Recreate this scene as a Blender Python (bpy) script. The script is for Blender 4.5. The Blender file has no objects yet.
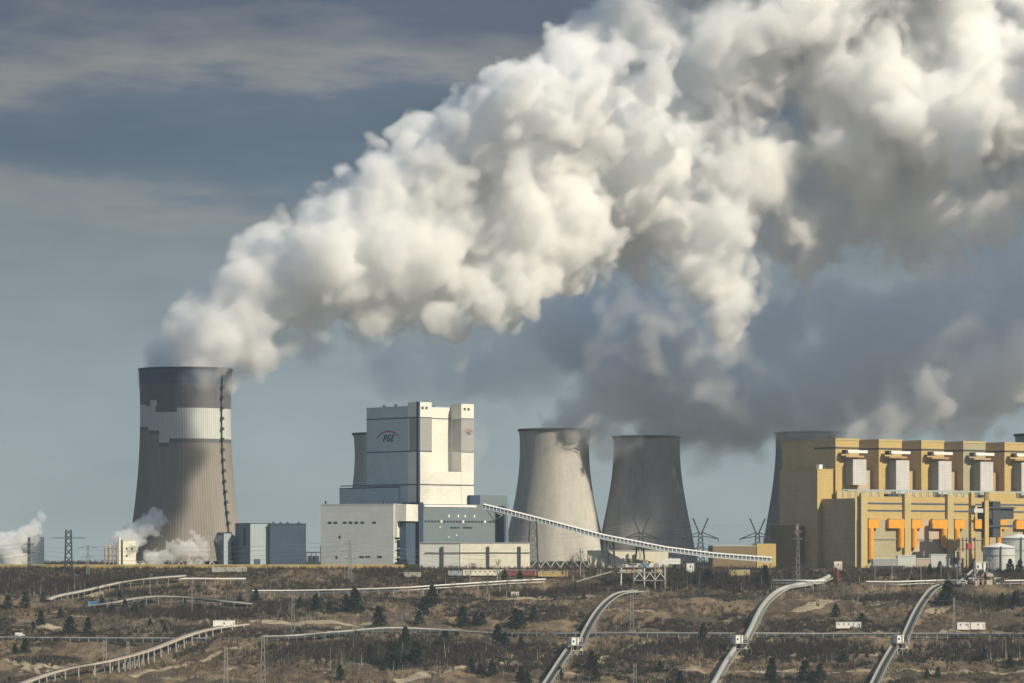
import bpy, bmesh, math, random
import numpy as np
from mathutils import Vector, Matrix
C = bpy.context; S = C.scene; COL = S.collection
R = math.radians
# ---------------------------------------------------------------- camera
F = 4000.0; HOR = 562.0; ZC = 6.0          # focal length in pixels, horizon row, eye height above the plant's ground
cam = bpy.data.cameras.new('camera'); cam_o = bpy.data.objects.new('camera', cam); COL.objects.link(cam_o)
cam.sensor_width = 36; cam.lens = F / 1024 * 36; cam.shift_y = (HOR - 341.5) / 1024
cam.clip_start = 1; cam.clip_end = 90000
cam_o.location = (0, 0, ZC); cam_o.rotation_euler = (R(90), 0, 0); S.camera = cam_o
# ---------------------------------------------------------------- sun and sky
AZ, EL = R(52), R(33)                       # sun to the right, behind the camera
SUN = Vector((math.sin(AZ) * math.cos(EL), -math.cos(AZ) * math.cos(EL), math.sin(EL)))
sl = bpy.data.lights.new('sun', 'SUN'); sl.energy = 5.0; sl.angle = R(.5); sl.color = (1, .895, .69)
so = bpy.data.objects.new('sun', sl); COL.objects.link(so); so.rotation_euler = SUN.to_track_quat('Z', 'Y').to_euler()
w = bpy.data.worlds.new('World'); S.world = w; w.use_nodes = True
nt = w.node_tree; N = nt.nodes; L = nt.links
bg = N['Background']; bg.inputs[1].default_value = 0.1
sky = N.new('ShaderNodeTexSky'); sky.sky_type = 'NISHITA'; sky.sun_disc = False
sky.sun_elevation = EL; sky.sun_rotation = math.atan2(SUN.x, SUN.y)
tc = N.new('ShaderNodeTexCoord'); sep = N.new('ShaderNodeSeparateXYZ'); L.new(tc.outputs['Generated'], sep.inputs[0])
def wmath(op, a, b=None):
    n = N.new('ShaderNodeMath'); n.operation = op
    for i, v in enumerate((a, b)):
        if v is None: continue
        if isinstance(v, (int, float)): n.inputs[i].default_value = v
        else: L.new(v, n.inputs[i])
    return n.outputs[0]
def wnoise(scale3, sc, det, rough=.5, loc=(0, 0, 0)):
    m = N.new('ShaderNodeMapping'); m.inputs['Scale'].default_value = scale3; m.inputs['Location'].default_value = loc
    L.new(tc.outputs['Generated'], m.inputs[0])
    t = N.new('ShaderNodeTexNoise'); t.inputs['Scale'].default_value = sc; t.inputs['Detail'].default_value = det; t.inputs['Roughness'].default_value = rough
    L.new(m.outputs[0], t.inputs[0]); return t.outputs[0]
n1 = wnoise((1, 1, 3.5), 9, 5, .55)
n2 = wnoise((1, 1, 5), 38, 6, .6, (3, 1, 0))
warp = wmath('ADD', wmath('MULTIPLY', wmath('SUBTRACT', n1, .5), .045), wmath('MULTIPLY', wmath('SUBTRACT', n2, .5), .022))
ele = wmath('ADD', sep.outputs[2], warp)
mr = N.new('ShaderNodeMapRange'); L.new(ele, mr.inputs[0]); mr.inputs[1].default_value = 0; mr.inputs[2].default_value = .16
rmp = N.new('ShaderNodeValToRGB'); L.new(mr.outputs[0], rmp.inputs[0])
def s2l(c): return tuple(((v / 255) / 12.92 if v / 255 <= .04045 else ((v / 255 + .055) / 1.055) ** 2.4) for v in c)
stops = [(0, (155, 164, 164)), (.22, (141, 151, 153)), (.40, (123, 134, 139)), (.50, (112, 121, 127)), (.545, (124, 127, 128)),
         (.60, (86, 100, 116)), (.66, (72, 87, 105)), (.71, (84, 95, 112)), (.755, (126, 126, 127)), (.79, (108, 111, 117)), (.84, (76, 86, 106)), (1.0, (84, 92, 110))]
els = rmp.color_ramp.elements
while len(els) < len(stops): els.new(.5)
for e, (p, c) in zip(els, stops): e.position = p; e.color = (*s2l(c), 1)
vm = N.new('ShaderNodeVectorMath'); vm.operation = 'SCALE'; vm.inputs['Scale'].default_value = 10.0
L.new(rmp.outputs[0], vm.inputs[0])
def wmix(f, a, b):
    q = N.new('ShaderNodeMix'); q.data_type = 'RGBA'
    for i, v in ((0, f), (6, a), (7, b)):
        if isinstance(v, tuple): q.inputs[i].default_value = (*v, 1)
        elif isinstance(v, float): q.inputs[i].default_value = v
        else: L.new(v, q.inputs[i])
    return q.outputs[2]
n3 = wnoise((1, 1, 2.2), 13, 4, .55, (7, 2, 4))                        # broad soft darker and paler stretches of cloud
sh_ = N.new('ShaderNodeMapRange'); L.new(n3, sh_.inputs[0]); sh_.inputs[1].default_value = .3; sh_.inputs[2].default_value = .7; sh_.inputs[3].default_value = 8.2; sh_.inputs[4].default_value = 10.8
L.new(sh_.outputs[0], vm.inputs['Scale'])
hi = N.new('ShaderNodeMapRange'); L.new(sep.outputs[2], hi.inputs[0]); hi.inputs[1].default_value = .16; hi.inputs[2].default_value = .45
over = wmix(.55, sky.outputs[0], (1.9, 3.0, 4.3))                       # bright cloud and blue gaps overhead
L.new(wmix(hi.outputs[0], vm.outputs[0], over), bg.inputs[0])
# ---------------------------------------------------------------- exposure and renderer
S.view_settings.view_transform = 'Standard'; S.view_settings.look = 'None'; S.view_settings.exposure = .12; S.view_settings.gamma = 1
S.cycles.use_denoising = True; S.cycles.denoiser = 'OPENIMAGEDENOISE'
S.cycles.use_adaptive_sampling = True; S.cycles.adaptive_threshold = .025
S.cycles.max_bounces = 20; S.cycles.volume_bounces = 18; S.cycles.diffuse_bounces = 3; S.cycles.glossy_bounces = 2; S.cycles.transparent_max_bounces = 8
rng = np.random.default_rng(7); random.seed(7)
# ---------------------------------------------------------------- helpers
def P(px, py, Y): return np.array(((px - 512) * Y / F, Y, ZC - (py - HOR) * Y / F))     # a pixel at distance Y, as a point in the world
def tag(o, label=None, cat=None, group=None, kind=None):
    if label: o['label'] = label
    if cat: o['category'] = cat
    if group: o['group'] = group
    if kind: o['kind'] = kind
    return o
def empty(name, loc, rz=0, **k):
    o = bpy.data.objects.new(name, None); COL.objects.link(o); o.location = loc; o.rotation_euler = (0, 0, rz); o.empty_display_size = 2
    return tag(o, **k)
def copy_tree(o, parent=None):
    c = o.copy(); COL.objects.link(c)
    if parent: c.parent = parent
    for ch in list(o.children): copy_tree(ch, c)
    return c
def kids(o): return list(o.children)
class MB:
    def __init__(s): s.v = []; s.f = []; s.mi = []
    def add(s, vs, fs, mi=0):
        n = len(s.v); s.v += [tuple(map(float, p)) for p in vs]; s.f += [tuple(i + n for i in f) for f in fs]; s.mi += [mi] * len(fs); return s
    def box(s, x0, x1, y0, y1, z0, z1, mi=0):
        v = [(x, y, z) for z in (z0, z1) for y in (y0, y1) for x in (x0, x1)]
        return s.add(v, [(0, 2, 3, 1), (4, 5, 7, 6), (0, 1, 5, 4), (2, 6, 7, 3), (0, 4, 6, 2), (1, 3, 7, 5)], mi)
    def bar(s, p, q, w, h=None, mi=0, up=(0, 0, 1)):            # square bar from p to q
        p = Vector(p); q = Vector(q); d = (q - p)
        if d.length < 1e-6: return s
        d.normalize(); u = Vector(up)
        if abs(d.dot(u)) > .98: u = Vector((0, 1, 0))
        a = d.cross(u).normalized(); b = a.cross(d); h = w if h is None else h
        v = [e + a * sx * w / 2 + b * sz * h / 2 for e in (p, q) for sx, sz in ((-1, -1), (1, -1), (1, 1), (-1, 1))]
        return s.add(v, [(3, 2, 1, 0), (4, 5, 6, 7), (0, 1, 5, 4), (1, 2, 6, 5), (2, 3, 7, 6), (3, 0, 4, 7)], mi)
    def tube(s, pts, r, n=8, mi=0, caps=True):
        pts = [Vector(p) for p in pts]; rs = r if hasattr(r, '__len__') else [r] * len(pts); vs = []; fs = []
        for i, p in enumerate(pts):
            d = (pts[min(i + 1, len(pts) - 1)] - pts[max(i - 1, 0)]).normalized(); u = Vector((0, 0, 1))
            if abs(d.z) > .95: u = Vector((0, 1, 0))
            a = d.cross(u).normalized(); b = a.cross(d)
            vs += [p + (a * math.cos(t) + b * math.sin(t)) * rs[i] for t in [2 * math.pi * k / n for k in range(n)]]
        for i in range(len(pts) - 1):
            for k in range(n): fs.append((i * n + k, i * n + (k + 1) % n, (i + 1) * n + (k + 1) % n, (i + 1) * n + k))
        if caps: fs += [tuple(range(n))[::-1], tuple(range((len(pts) - 1) * n, len(pts) * n))]
        return s.add(vs, fs, mi)
    def lathe(s, prof, n=48, mi=0, c=(0, 0), cap=True):          # prof: (radius, z)
        vs = [(c[0] + r * math.cos(2 * math.pi * k / n), c[1] + r * math.sin(2 * math.pi * k / n), z) for r, z in prof for k in range(n)]
        fs = [(i * n + k, i * n + (k + 1) % n, (i + 1) * n + (k + 1) % n, (i + 1) * n + k) for i in range(len(prof) - 1) for k in range(n)]
        if cap: fs += [tuple(range(n))[::-1], tuple(range((len(prof) - 1) * n, len(prof) * n))]
        return s.add(vs, fs, mi)
    def sweep(s, pts, prof, mi=0, closed=True):                  # prof: (sideways, up) outline swept along pts, kept upright
        pts = [Vector(p) for p in pts]; n = len(prof); vs = []; fs = []
        for i, p in enumerate(pts):
            d = pts[min(i + 1, len(pts) - 1)] - pts[max(i - 1, 0)]; d.z = 0; d.normalize(); a = Vector((d.y, -d.x, 0))
            vs += [p + a * u + Vector((0, 0, h)) for u, h in prof]
        for i in range(len(pts) - 1):
            for k in range(n if closed else n - 1): fs.append((i * n + k, (i + 1) * n + k, (i + 1) * n + (k + 1) % n, i * n + (k + 1) % n))
        if closed: fs += [tuple(range(n)), tuple(range((len(pts) - 1) * n, len(pts) * n))[::-1]]
        return s.add(vs, fs, mi)
    def build(s, name, mat, parent=None, smooth=False, loc=None):
        me = bpy.data.meshes.new(name); me.from_pydata(s.v, [], s.f)
        for m in (mat if isinstance(mat, (list, tuple)) else [mat]): me.materials.append(m)
        if any(s.mi): me.polygons.foreach_set('material_index', s.mi)
        if smooth: me.polygons.foreach_set('use_smooth', [True] * len(s.f))
        me.update(); o = bpy.data.objects.new(name, me); COL.objects.link(o)
        if parent: o.parent = parent
        if loc is not None: o.location = loc
        return o
# ---------------------------------------------------------------- materials
def mat(name, rgb, var=.18, scale=.15, stretch=(1, 1, 1), rough=.8, rgb2=None, mix2=.5, panel=None, polar=0, seam=.72, bump=0, metal=0, fine=.5):
    """Principled material: base colour broken up by two sizes of noise; rgb2 = dirt colour; panel = (width, height) of sheet seams."""
    m = bpy.data.materials.new(name); m.use_nodes = True; t = m.node_tree; n = t.nodes; l = t.links
    b = n['Principled BSDF']; b.inputs['Roughness'].default_value = rough; b.inputs['Metallic'].default_value = metal
    b.inputs['Specular IOR Level'].default_value = .3
    g = n.new('ShaderNodeNewGeometry') if False else n.new('ShaderNodeTexCoord')
    mp = n.new('ShaderNodeMapping'); mp.inputs['Scale'].default_value = stretch; l.new(g.outputs['Object'], mp.inputs[0])
    def noi(sc, det):
        q = n.new('ShaderNodeTexNoise'); q.inputs['Scale'].default_value = sc; q.inputs['Detail'].default_value = det; q.inputs['Roughness'].default_value = .6
        l.new(mp.outputs[0], q.inputs[0]); return q.outputs[0]
    a = noi(scale, 6); c = noi(scale * 9, 3)
    ad = n.new('ShaderNodeMath'); ad.operation = 'MULTIPLY_ADD'; l.new(c, ad.inputs[0]); ad.inputs[1].default_value = fine; l.new(a, ad.inputs[2])
    mr = n.new('ShaderNodeMapRange'); l.new(ad.outputs[0], mr.inputs[0]); mr.inputs[1].default_value = .3 + .3 * fine; mr.inputs[2].default_value = .7 + .7 * fine
    mx = n.new('ShaderNodeMix'); mx.data_type = 'RGBA'; l.new(mr.outputs[0], mx.inputs[0])
    lo = tuple(v * (1 - var) for v in rgb) if rgb2 is None else rgb2
    mx.inputs[6].default_value = (*lo, 1); mx.inputs[7].default_value = (*[min(1, v * (1 + var)) for v in rgb], 1)
    if rgb2 is not None: mr.inputs[1].default_value += (mix2 - .5) * .5; mr.inputs[2].default_value += (mix2 - .5) * .5
    out = mx.outputs[2]
    if panel:
        # seams: a brick pattern on (horizontal run, height)
        sx = n.new('ShaderNodeSeparateXYZ'); l.new(g.outputs['Object'], sx.inputs[0])
        s1 = n.new('ShaderNodeMath'); s1.operation = 'ARCTAN2' if polar else 'ADD'; l.new(sx.outputs[0], s1.inputs[0]); l.new(sx.outputs[1], s1.inputs[1])
        if polar: s0 = s1; s1 = n.new('ShaderNodeMath'); s1.operation = 'MULTIPLY'; l.new(s0.outputs[0], s1.inputs[0]); s1.inputs[1].default_value = polar
        cb = n.new('ShaderNodeCombineXYZ'); l.new(s1.outputs[0], cb.inputs[0]); l.new(sx.outputs[2], cb.inputs[1])
        br = n.new('ShaderNodeTexBrick'); br.offset = 0; br.inputs['Scale'].default_value = 1; br.inputs['Brick Width'].default_value = panel[0]; br.inputs['Row Height'].default_value = panel[1]
        br.inputs['Mortar Size'].default_value = panel[2] if len(panel) > 2 else .12; br.inputs['Color1'].default_value = (1, 1, 1, 1); br.inputs['Color2'].default_value = (.93, .93, .93, 1); br.inputs['Mortar'].default_value = (seam, seam, seam, 1)
        l.new(cb.outputs[0], br.inputs[0])
        m2 = n.new('ShaderNodeMix'); m2.data_type = 'RGBA'; m2.blend_type = 'MULTIPLY'; m2.inputs[0].default_value = 1; l.new(out, m2.inputs[6]); l.new(br.outputs[0], m2.inputs[7]); out = m2.outputs[2]
    l.new(out, b.inputs['Base Color'])
    if bump:
        bp = n.new('ShaderNodeBump'); bp.inputs['Strength'].default_value = bump; bp.inputs['Distance'].default_value = 1; l.new(c, bp.inputs['Height']); l.new(bp.outputs[0], b.inputs['Normal'])
    return m
# ---------------------------------------------------------------- steam
def steam_mat(name, dens, colr=(1, 1, 1), aniso=0.0):
    m = bpy.data.materials.new(name); m.use_nodes = True; t = m.node_tree; t.nodes.clear()
    o = t.nodes.new('ShaderNodeOutputMaterial'); v = t.nodes.new('ShaderNodeVolumePrincipled')
    v.inputs['Color'].default_value = (*colr, 1); v.inputs['Density'].default_value = dens; v.inputs['Anisotropy'].default_value = aniso
    t.links.new(v.outputs[0], o.inputs['Volume']); return m
def bsp(n, lo, step, wl, nl):                                   # cubic B-spline weights of n samples on a lattice of nl knots
    x = (np.arange(n) * step) / wl; i = np.floor(x).astype(int); f = x - i
    W = np.zeros((n, nl), np.float32); r = np.arange(n)
    for k, wt in enumerate(((1 - f) ** 3 / 6, (3 * f ** 3 - 6 * f ** 2 + 4) / 6, (-3 * f ** 3 + 3 * f ** 2 + 3 * f + 1) / 6, f ** 3 / 6)):
        W[r, i + k] = wt
    return W
def noise3(shape, step, wl, g):
    nl = [int(s * step / wl) + 5 for s in shape]
    A = g.standard_normal(nl).astype(np.float32)
    Ws = [bsp(s, 0, step, wl, k) for s, k in zip(shape, nl)]
    A = np.tensordot(Ws[0], A, (1, 0)); A = np.tensordot(A, Ws[1], (1, 1)); A = np.tensordot(A, Ws[2], (1, 1))
    return A / .38
def surface_nets(f, org, step):
    """Closed quad mesh of the zero level of f (inside < 0)."""
    f = f.copy(); f[0] = f[-1] = 1; f[:, 0] = f[:, -1] = 1; f[:, :, 0] = f[:, :, -1] = 1
    s = f < 0; nx, ny, nz = f.shape
    cnt = np.zeros((nx - 1, ny - 1, nz - 1), np.int8)
    for i in (0, 1):
        for j in (0, 1):
            for k in (0, 1): cnt += s[i:nx - 1 + i, j:ny - 1 + j, k:nz - 1 + k]
    act = np.argwhere((cnt > 0) & (cnt < 8))
    idx = -np.ones(cnt.shape, np.int32); idx[act[:, 0], act[:, 1], act[:, 2]] = np.arange(len(act))
    acc = np.zeros((len(act), 3)); num = np.zeros(len(act))
    co = [(i, j, k) for i in (0, 1) for j in (0, 1) for k in (0, 1)]
    val = {c: f[act[:, 0] + c[0], act[:, 1] + c[1], act[:, 2] + c[2]] for c in co}
    for a in co:
        for b in co:
            if a < b and sum(abs(p - q) for p, q in zip(a, b)) == 1:
                va, vb = val[a], val[b]; m = (va < 0) != (vb < 0); t = np.where(m, va / np.where(m, va - vb, 1), 0)
                pa, pb = np.array(a), np.array(b)
                acc += np.where(m[:, None], pa + t[:, None] * (pb - pa), 0); num += m
    V = (act + acc / num[:, None]) * step + org
    Q = []
    for ax in range(3):
        o = [(1, 2), (2, 0), (0, 1)][ax]
        sl0 = [slice(None)] * 3; sl1 = [slice(None)] * 3; sl0[ax] = slice(0, -1); sl1[ax] = slice(1, None)
        ch = np.argwhere(s[tuple(sl0)] != s[tuple(sl1)])
        ch = ch[(ch[:, o[0]] > 0) & (ch[:, o[1]] > 0)]
        d0 = np.zeros(3, int); d0[o[0]] = 1; d1 = np.zeros(3, int); d1[o[1]] = 1
        g = lambda q: idx[q[:, 0], q[:, 1], q[:, 2]]
        q = np.stack([g(ch - d0 - d1), g(ch - d1), g(ch), g(ch - d0)], 1)
        fl = ~s[tuple(sl0)][ch[:, 0], ch[:, 1], ch[:, 2]]; q[fl] = q[fl][:, ::-1]; Q.append(q)
    return V, np.concatenate(Q)
def drop_small(V, Q, least):
    lab = np.arange(len(V))
    for it in range(400):
        m = lab[Q].min(1); new = lab.copy(); np.minimum.at(new, Q.ravel(), np.repeat(m, Q.shape[1])); new = new[new]
        if (new == lab).all(): break
        lab = new
    u, inv, cnt = np.unique(lab, return_inverse=True, return_counts=True); k = cnt[inv] >= least
    if k.all(): return V, Q
    idx = np.cumsum(k) - 1; return V[k], idx[Q[k[Q[:, 0]]]]
def np_mesh(name, V, Fq, mats, parent=None, smooth=True):
    me = bpy.data.meshes.new(name); k = Fq.shape[1]
    me.vertices.add(len(V)); me.vertices.foreach_set('co', np.ascontiguousarray(V, np.float32).ravel())
    me.loops.add(Fq.size); me.loops.foreach_set('vertex_index', np.ascontiguousarray(Fq, np.int32).ravel())
    me.polygons.add(len(Fq)); me.polygons.foreach_set('loop_start', np.arange(0, Fq.size, k, dtype=np.int32))
    if smooth: me.polygons.foreach_set('use_smooth', np.ones(len(Fq), bool))
    for m in (mats if isinstance(mats, (list, tuple)) else [mats]): me.materials.append(m)
    me.update(calc_edges=True); me.validate()
    o = bpy.data.objects.new(name, me); COL.objects.link(o)
    if parent: o.parent = parent
    return o
def puffs(path, g, per=9, kr=(.35, .62), sub=5, flat=1.0):
    """Spheres scattered along a path of (px, py, Y, radius in px)."""
    out = []; q = [(P(a, b, Y), r * Y / F) for a, b, Y, r in path]
    for (a, ra), (b, rb) in zip(q, q[1:]):
        n = max(2, int(np.linalg.norm(b - a) / (.5 * (ra + rb)) * per))
        for i in range(n):
            t = (i + g.random()) / n; c = a + (b - a) * t; r = ra + (rb - ra) * t
            d = g.normal(size=3); d /= np.linalg.norm(d); s = r * g.uniform(*kr); cc = c + d * (r - s) * g.random() ** .35
            out.append((cc, s))
            for j in range(sub):
                e = g.normal(size=3); e /= np.linalg.norm(e); out.append((cc + e * s * .8, s * g.uniform(.3, .5)))
    return out
def blobs(items, g, sub=10, sub2=4, keep=.78):
    """Lobes given as (px, py, Y, radius in px), each with smaller lobes on it and still smaller ones on those."""
    out = []
    def grow(c, r, n, lvl):
        for j in range(n):
            e = g.normal(size=3); e /= np.linalg.norm(e); q = r * g.uniform(.3, .5); p = c + e * (r - q * .35); out.append((p, q))
            if lvl: grow(p, q, sub2, lvl - 1)
    for a, b, Y, r in items:
        c = P(a, b, Y); r = r * Y / F * keep; out.append((c, r)); grow(c, r, sub, 1)
    return out
def cloud(name, sph, step, octs, shells, g, amp=None, ragged=0, cut=None, least=900, **k):
    """Steam body: union of puffs, roughened by folded noise; nested shells of growing density give soft edges.
       octs: (wavelength, amplitude); shells: (inset, density material)"""
    c = np.array([s[0] for s in sph]); r = np.array([s[1] for s in sph]); pad = 6 * step + 1.9 * sum(o[1] for o in octs)
    lo = (c - r[:, None]).min(0) - pad; hi = (c + r[:, None]).max(0) + pad
    if cut is not None: lo = np.maximum(lo, cut[0]); hi = np.minimum(hi, cut[1])
    sh = tuple(((hi - lo) / step).astype(int) + 1)
    ax = [lo[i] + np.arange(sh[i], dtype=np.float32) * step for i in range(3)]
    f = np.full(sh, 120, np.float32)
    for p, q in zip(c, r):
        m = q + 120; i0 = np.maximum(((p - m - lo) / step).astype(int), 0); i1 = np.minimum(((p + m - lo) / step).astype(int) + 2, sh)
        if (i1 <= i0).any(): continue
        d = np.sqrt((ax[0][i0[0]:i1[0], None, None] - p[0]) ** 2 + (ax[1][None, i0[1]:i1[1], None] - p[1]) ** 2 + (ax[2][None, None, i0[2]:i1[2]] - p[2]) ** 2) - q
        v = f[i0[0]:i1[0], i0[1]:i1[1], i0[2]:i1[2]]
        h = np.maximum(8 - np.abs(v - d), 0) / 8; np.copyto(v, np.minimum(v, d) - h * h * 2)
    am = np.ones(sh[0], np.float32) if amp is None else np.interp(ax[0], *amp).astype(np.float32)
    for wl, a in octs:
        n = noise3(sh, step, wl, g); f -= am[:, None, None] * a * (np.abs(n) * 1.25 - .8)
    if ragged:
        n = noise3(sh, step, 26, g) * .6 + noise3(sh, step, 12, g) * .4; f += am[:, None, None] * ragged * np.maximum(n, 0)
    root = None
    for i, (ins, m) in enumerate(shells):
        V, Q = surface_nets(f + ins, lo, step)
        if len(Q) == 0: continue
        V, Q = drop_small(V, Q, least)
        o = np_mesh(name if root is None else 'dense_core', V, Q, m, root)
        if root is None: root = o; tag(o, **k)
    return root
# ---------------------------------------------------------------- ground
def lat(i, j, s):
    h = (i.astype(np.int64) * 374761393 + j.astype(np.int64) * 668265263 + s * 974711) & 0x7fffffff
    h = ((h ^ (h >> 13)) * 1274126177) & 0x7fffffff
    return ((h ^ (h >> 16)) & 0xffff) / 32767.5 - 1
def n2(x, y, s=0):
    i = np.floor(x); j = np.floor(y); u = x - i; v = y - j; i = i.astype(int); j = j.astype(int); u = u * u * (3 - 2 * u); v = v * v * (3 - 2 * v)
    return (lat(i, j, s) * (1 - u) + lat(i + 1, j, s) * u) * (1 - v) + (lat(i, j + 1, s) * (1 - u) + lat(i + 1, j + 1, s) * u) * v
PY = [-3000, 20, 60, 200, 700, 2700, 3000, 3180, 3240, 3300, 3345, 3362, 3385, 3430, 3500, 3520, 3545, 3610, 3680, 3705, 3735, 3790, 3860, 3900, 4300, 90000]
PZ = [0, 0, -8, -70, -150, -150, -130, -103, -93, -86, -79, -76.5, -75.5, -67, -55.2, -53.8, -53, -43, -31.5, -29.3, -28, -15.5, -1.5, 0, 0, 0]
def ground(x, y):
    x = np.asarray(x, float); y = np.asarray(y, float)
    yy = y + 14 * n2(x / 170, y / 900, 3) * np.clip((3870 - y) / 60, 0, 1)
    z = np.interp(yy, PY, PZ)
    k = np.clip((y - 2900) / 200, 0, 1) * np.clip((3865 - y) / 60, 0, 1)
    z = z + k * (3.0 * n2(x / 90, y / 60, 1) + 2.0 * n2(x / 34, y / 40, 2) + 1.9 * n2(x / 15, y / 24, 4) + 1.1 * n2(x / 7, y / 11, 5))
    return z + np.clip((y - 6000) / 6000, 0, 1) * 6 * n2(x / 2500, y / 2500, 6)
_Y = np.arange(3120, 4300, 1.0)
def hit(px, py, lift=0):
    """Where the line of sight through a pixel meets the ground."""
    z = ZC - (py - HOR) * _Y / F; g = ground((px - 512) * _Y / F, _Y) + lift
    k = np.argmax(z <= g); Y = _Y[k] if (z <= g).any() else 4000
    x = (px - 512) * Y / F
    return np.array((x, Y, float(ground(x, Y))))
def gx(x, y): return float(ground(x, y))
xs = np.concatenate([[-20000, -12000, -6000, -3000, -1800, -1200, -900], np.arange(-720, 721, 3.5), [900, 1200, 1800, 3000, 6000, 12000, 20000]])
ys = np.concatenate([[-3000, -500, 0, 20, 40, 60, 100, 150, 200, 350, 700, 1400, 2000, 2600, 2800, 2900], np.arange(2960, 3200, 20), np.arange(3200, 3920, 2.8), np.arange(3930, 4400, 40), [4700, 5200, 6000, 7500, 10000, 14000, 20000]])
X, Y = np.meshgrid(xs, ys, indexing='ij'); Z = ground(X, Y)
nx, ny = X.shape; I = np.arange(nx * ny).reshape(nx, ny)
Q = np.stack([I[:-1, :-1], I[1:, :-1], I[1:, 1:], I[:-1, 1:]], -1).reshape(-1, 4)
def ground_mat():
    m = bpy.data.materials.new('pit_slope'); m.use_nodes = True; t = m.node_tree; n = t.nodes; l = t.links; b = n['Principled BSDF']
    b.inputs['Roughness'].default_value = .95; b.inputs['Specular IOR Level'].default_value = .1
    g = n.new('ShaderNodeTexCoord')
    def noi(sc, det, st=(1, 1, 1), ro=.6):
        mp = n.new('ShaderNodeMapping'); mp.inputs['Scale'].default_value = st; l.new(g.outputs['Object'], mp.inputs[0])
        q = n.new('ShaderNodeTexNoise'); q.inputs['Scale'].default_value = sc; q.inputs['Detail'].default_value = det; q.inputs['Roughness'].default_value = ro; l.new(mp.outputs[0], q.inputs[0]); return q.outputs[0]
    def ramp(v, lo, hi):
        q = n.new('ShaderNodeMapRange'); q.interpolation_type = 'SMOOTHSTEP'; l.new(v, q.inputs[0]); q.inputs[1].default_value = lo; q.inputs[2].default_value = hi; return q.outputs[0]
    def mix(f, a, c):
        q = n.new('ShaderNodeMix'); q.data_type = 'RGBA'; l.new(f, q.inputs[0])
        for s, v in ((6, a), (7, c)):
            if isinstance(v, tuple): q.inputs[s].default_value = (*v, 1)
            else: l.new(v, q.inputs[s])
        return q.outputs[2]
    grass = mix(ramp(noi(.045, 8, (1, .3, 1), .68), .42, .62), (.065, .05, .038), (.27, .195, .12))
    scrub = mix(ramp(noi(.05, 7, (1, .35, 1), .66), .5, .62), grass, (.045, .034, .027))
    fine = mix(ramp(noi(.55, 4, (1, .5, 1), .7), .35, .7), (.040, .031, .024), (.27, .20, .115))
    c1 = n.new('ShaderNodeMix'); c1.data_type = 'RGBA'; c1.inputs[0].default_value = .36; l.new(scrub, c1.inputs[6]); l.new(fine, c1.inputs[7])
    bare = ramp(noi(.028, 9, (1, .45, 2.4), .72), .60, .67)                     # patches of bare pale sand
    out = mix(bare, c1.outputs[2], (.40, .33, .21))
    l.new(out, b.inputs['Base Color'])
    bp = n.new('ShaderNodeBump'); bp.inputs['Strength'].default_value = .8; bp.inputs['Distance'].default_value = 1.6; l.new(noi(.3, 6, (1, .6, 1), .7), bp.inputs['Height']); l.new(bp.outputs[0], b.inputs['Normal'])
    return m
gr = np_mesh('ground', np.stack([X, Y, Z], -1).reshape(-1, 3), Q, ground_mat()); tag(gr, kind='structure')
def track(px_rows, label_kind, half, m):
    V = []; pts = np.array([hit(a, b) for a, b in px_rows]); d = np.r_[0, np.cumsum(np.linalg.norm(np.diff(pts[:, :2], axis=0), axis=1))]; t = np.arange(0, d[-1], 3.0)
    x, y = np.interp(t, d, pts[:, 0]), np.interp(t, d, pts[:, 1]); h = np.stack([np.gradient(x), np.gradient(y)], 1); h /= np.linalg.norm(h, axis=1)[:, None]
    rows = []
    for k in np.linspace(-1, 1, 5): qx, qy = x + h[:, 1] * half * k, y - h[:, 0] * half * k; rows.append(np.stack([qx, qy, ground(qx, qy) + .22], 1))
    V = np.stack(rows, 1); n = len(t); J = np.arange(n * 5).reshape(n, 5); tag(np_mesh(label_kind, V.reshape(-1, 3), np.stack([J[:-1, :-1], J[1:, :-1], J[1:, 1:], J[:-1, 1:]], -1).reshape(-1, 4), m), kind='structure')
TR = mat('sandy_track', (.36, .29, .19), .3, .12, rgb2=(.17, .13, .08), fine=.8)
for rows in ([(395, 682), (430, 672), (475, 664), (512, 657), (545, 656)], [(555, 673), (620, 672), (700, 672), (705, 672)], [(735, 672), (800, 671), (872, 671)], [(895, 671), (960, 671.5), (1060, 672)], [(770, 658), (830, 656), (885, 655)], [(130, 676), (170, 668), (215, 655), (245, 648)], [(600, 664), (625, 650), (655, 641)], [(-30, 652), (30, 668), (60, 676)], [(920, 656), (1000, 660), (1060, 662)]): track(rows, 'track', 3.4, TR)
SOIL = mat('bare_pale_soil', (.40, .33, .22), .3, .2, rgb2=(.16, .12, .08), mix2=.55, fine=1.2)
for rows, hw in (([(262, 621), (300, 622), (335, 622), (374, 623)], 9), ([(200, 622), (235, 620), (258, 621)], 5), ([(-15, 627), (20, 629), (58, 626)], 6), ([(25, 671), (48, 665), (66, 669)], 6), ([(125, 621), (150, 619), (165, 623)], 5), ([(395, 681), (430, 676)], 6), ([(505, 600), (545, 598), (590, 597)], 7), ([(608, 610), (650, 612)], 9), ([(790, 612), (815, 606), (830, 600)], 9), ([(875, 606), (905, 600)], 8), ([(930, 614), (948, 606)], 7)): track(rows, 'bare_soil', hw, SOIL)
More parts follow.
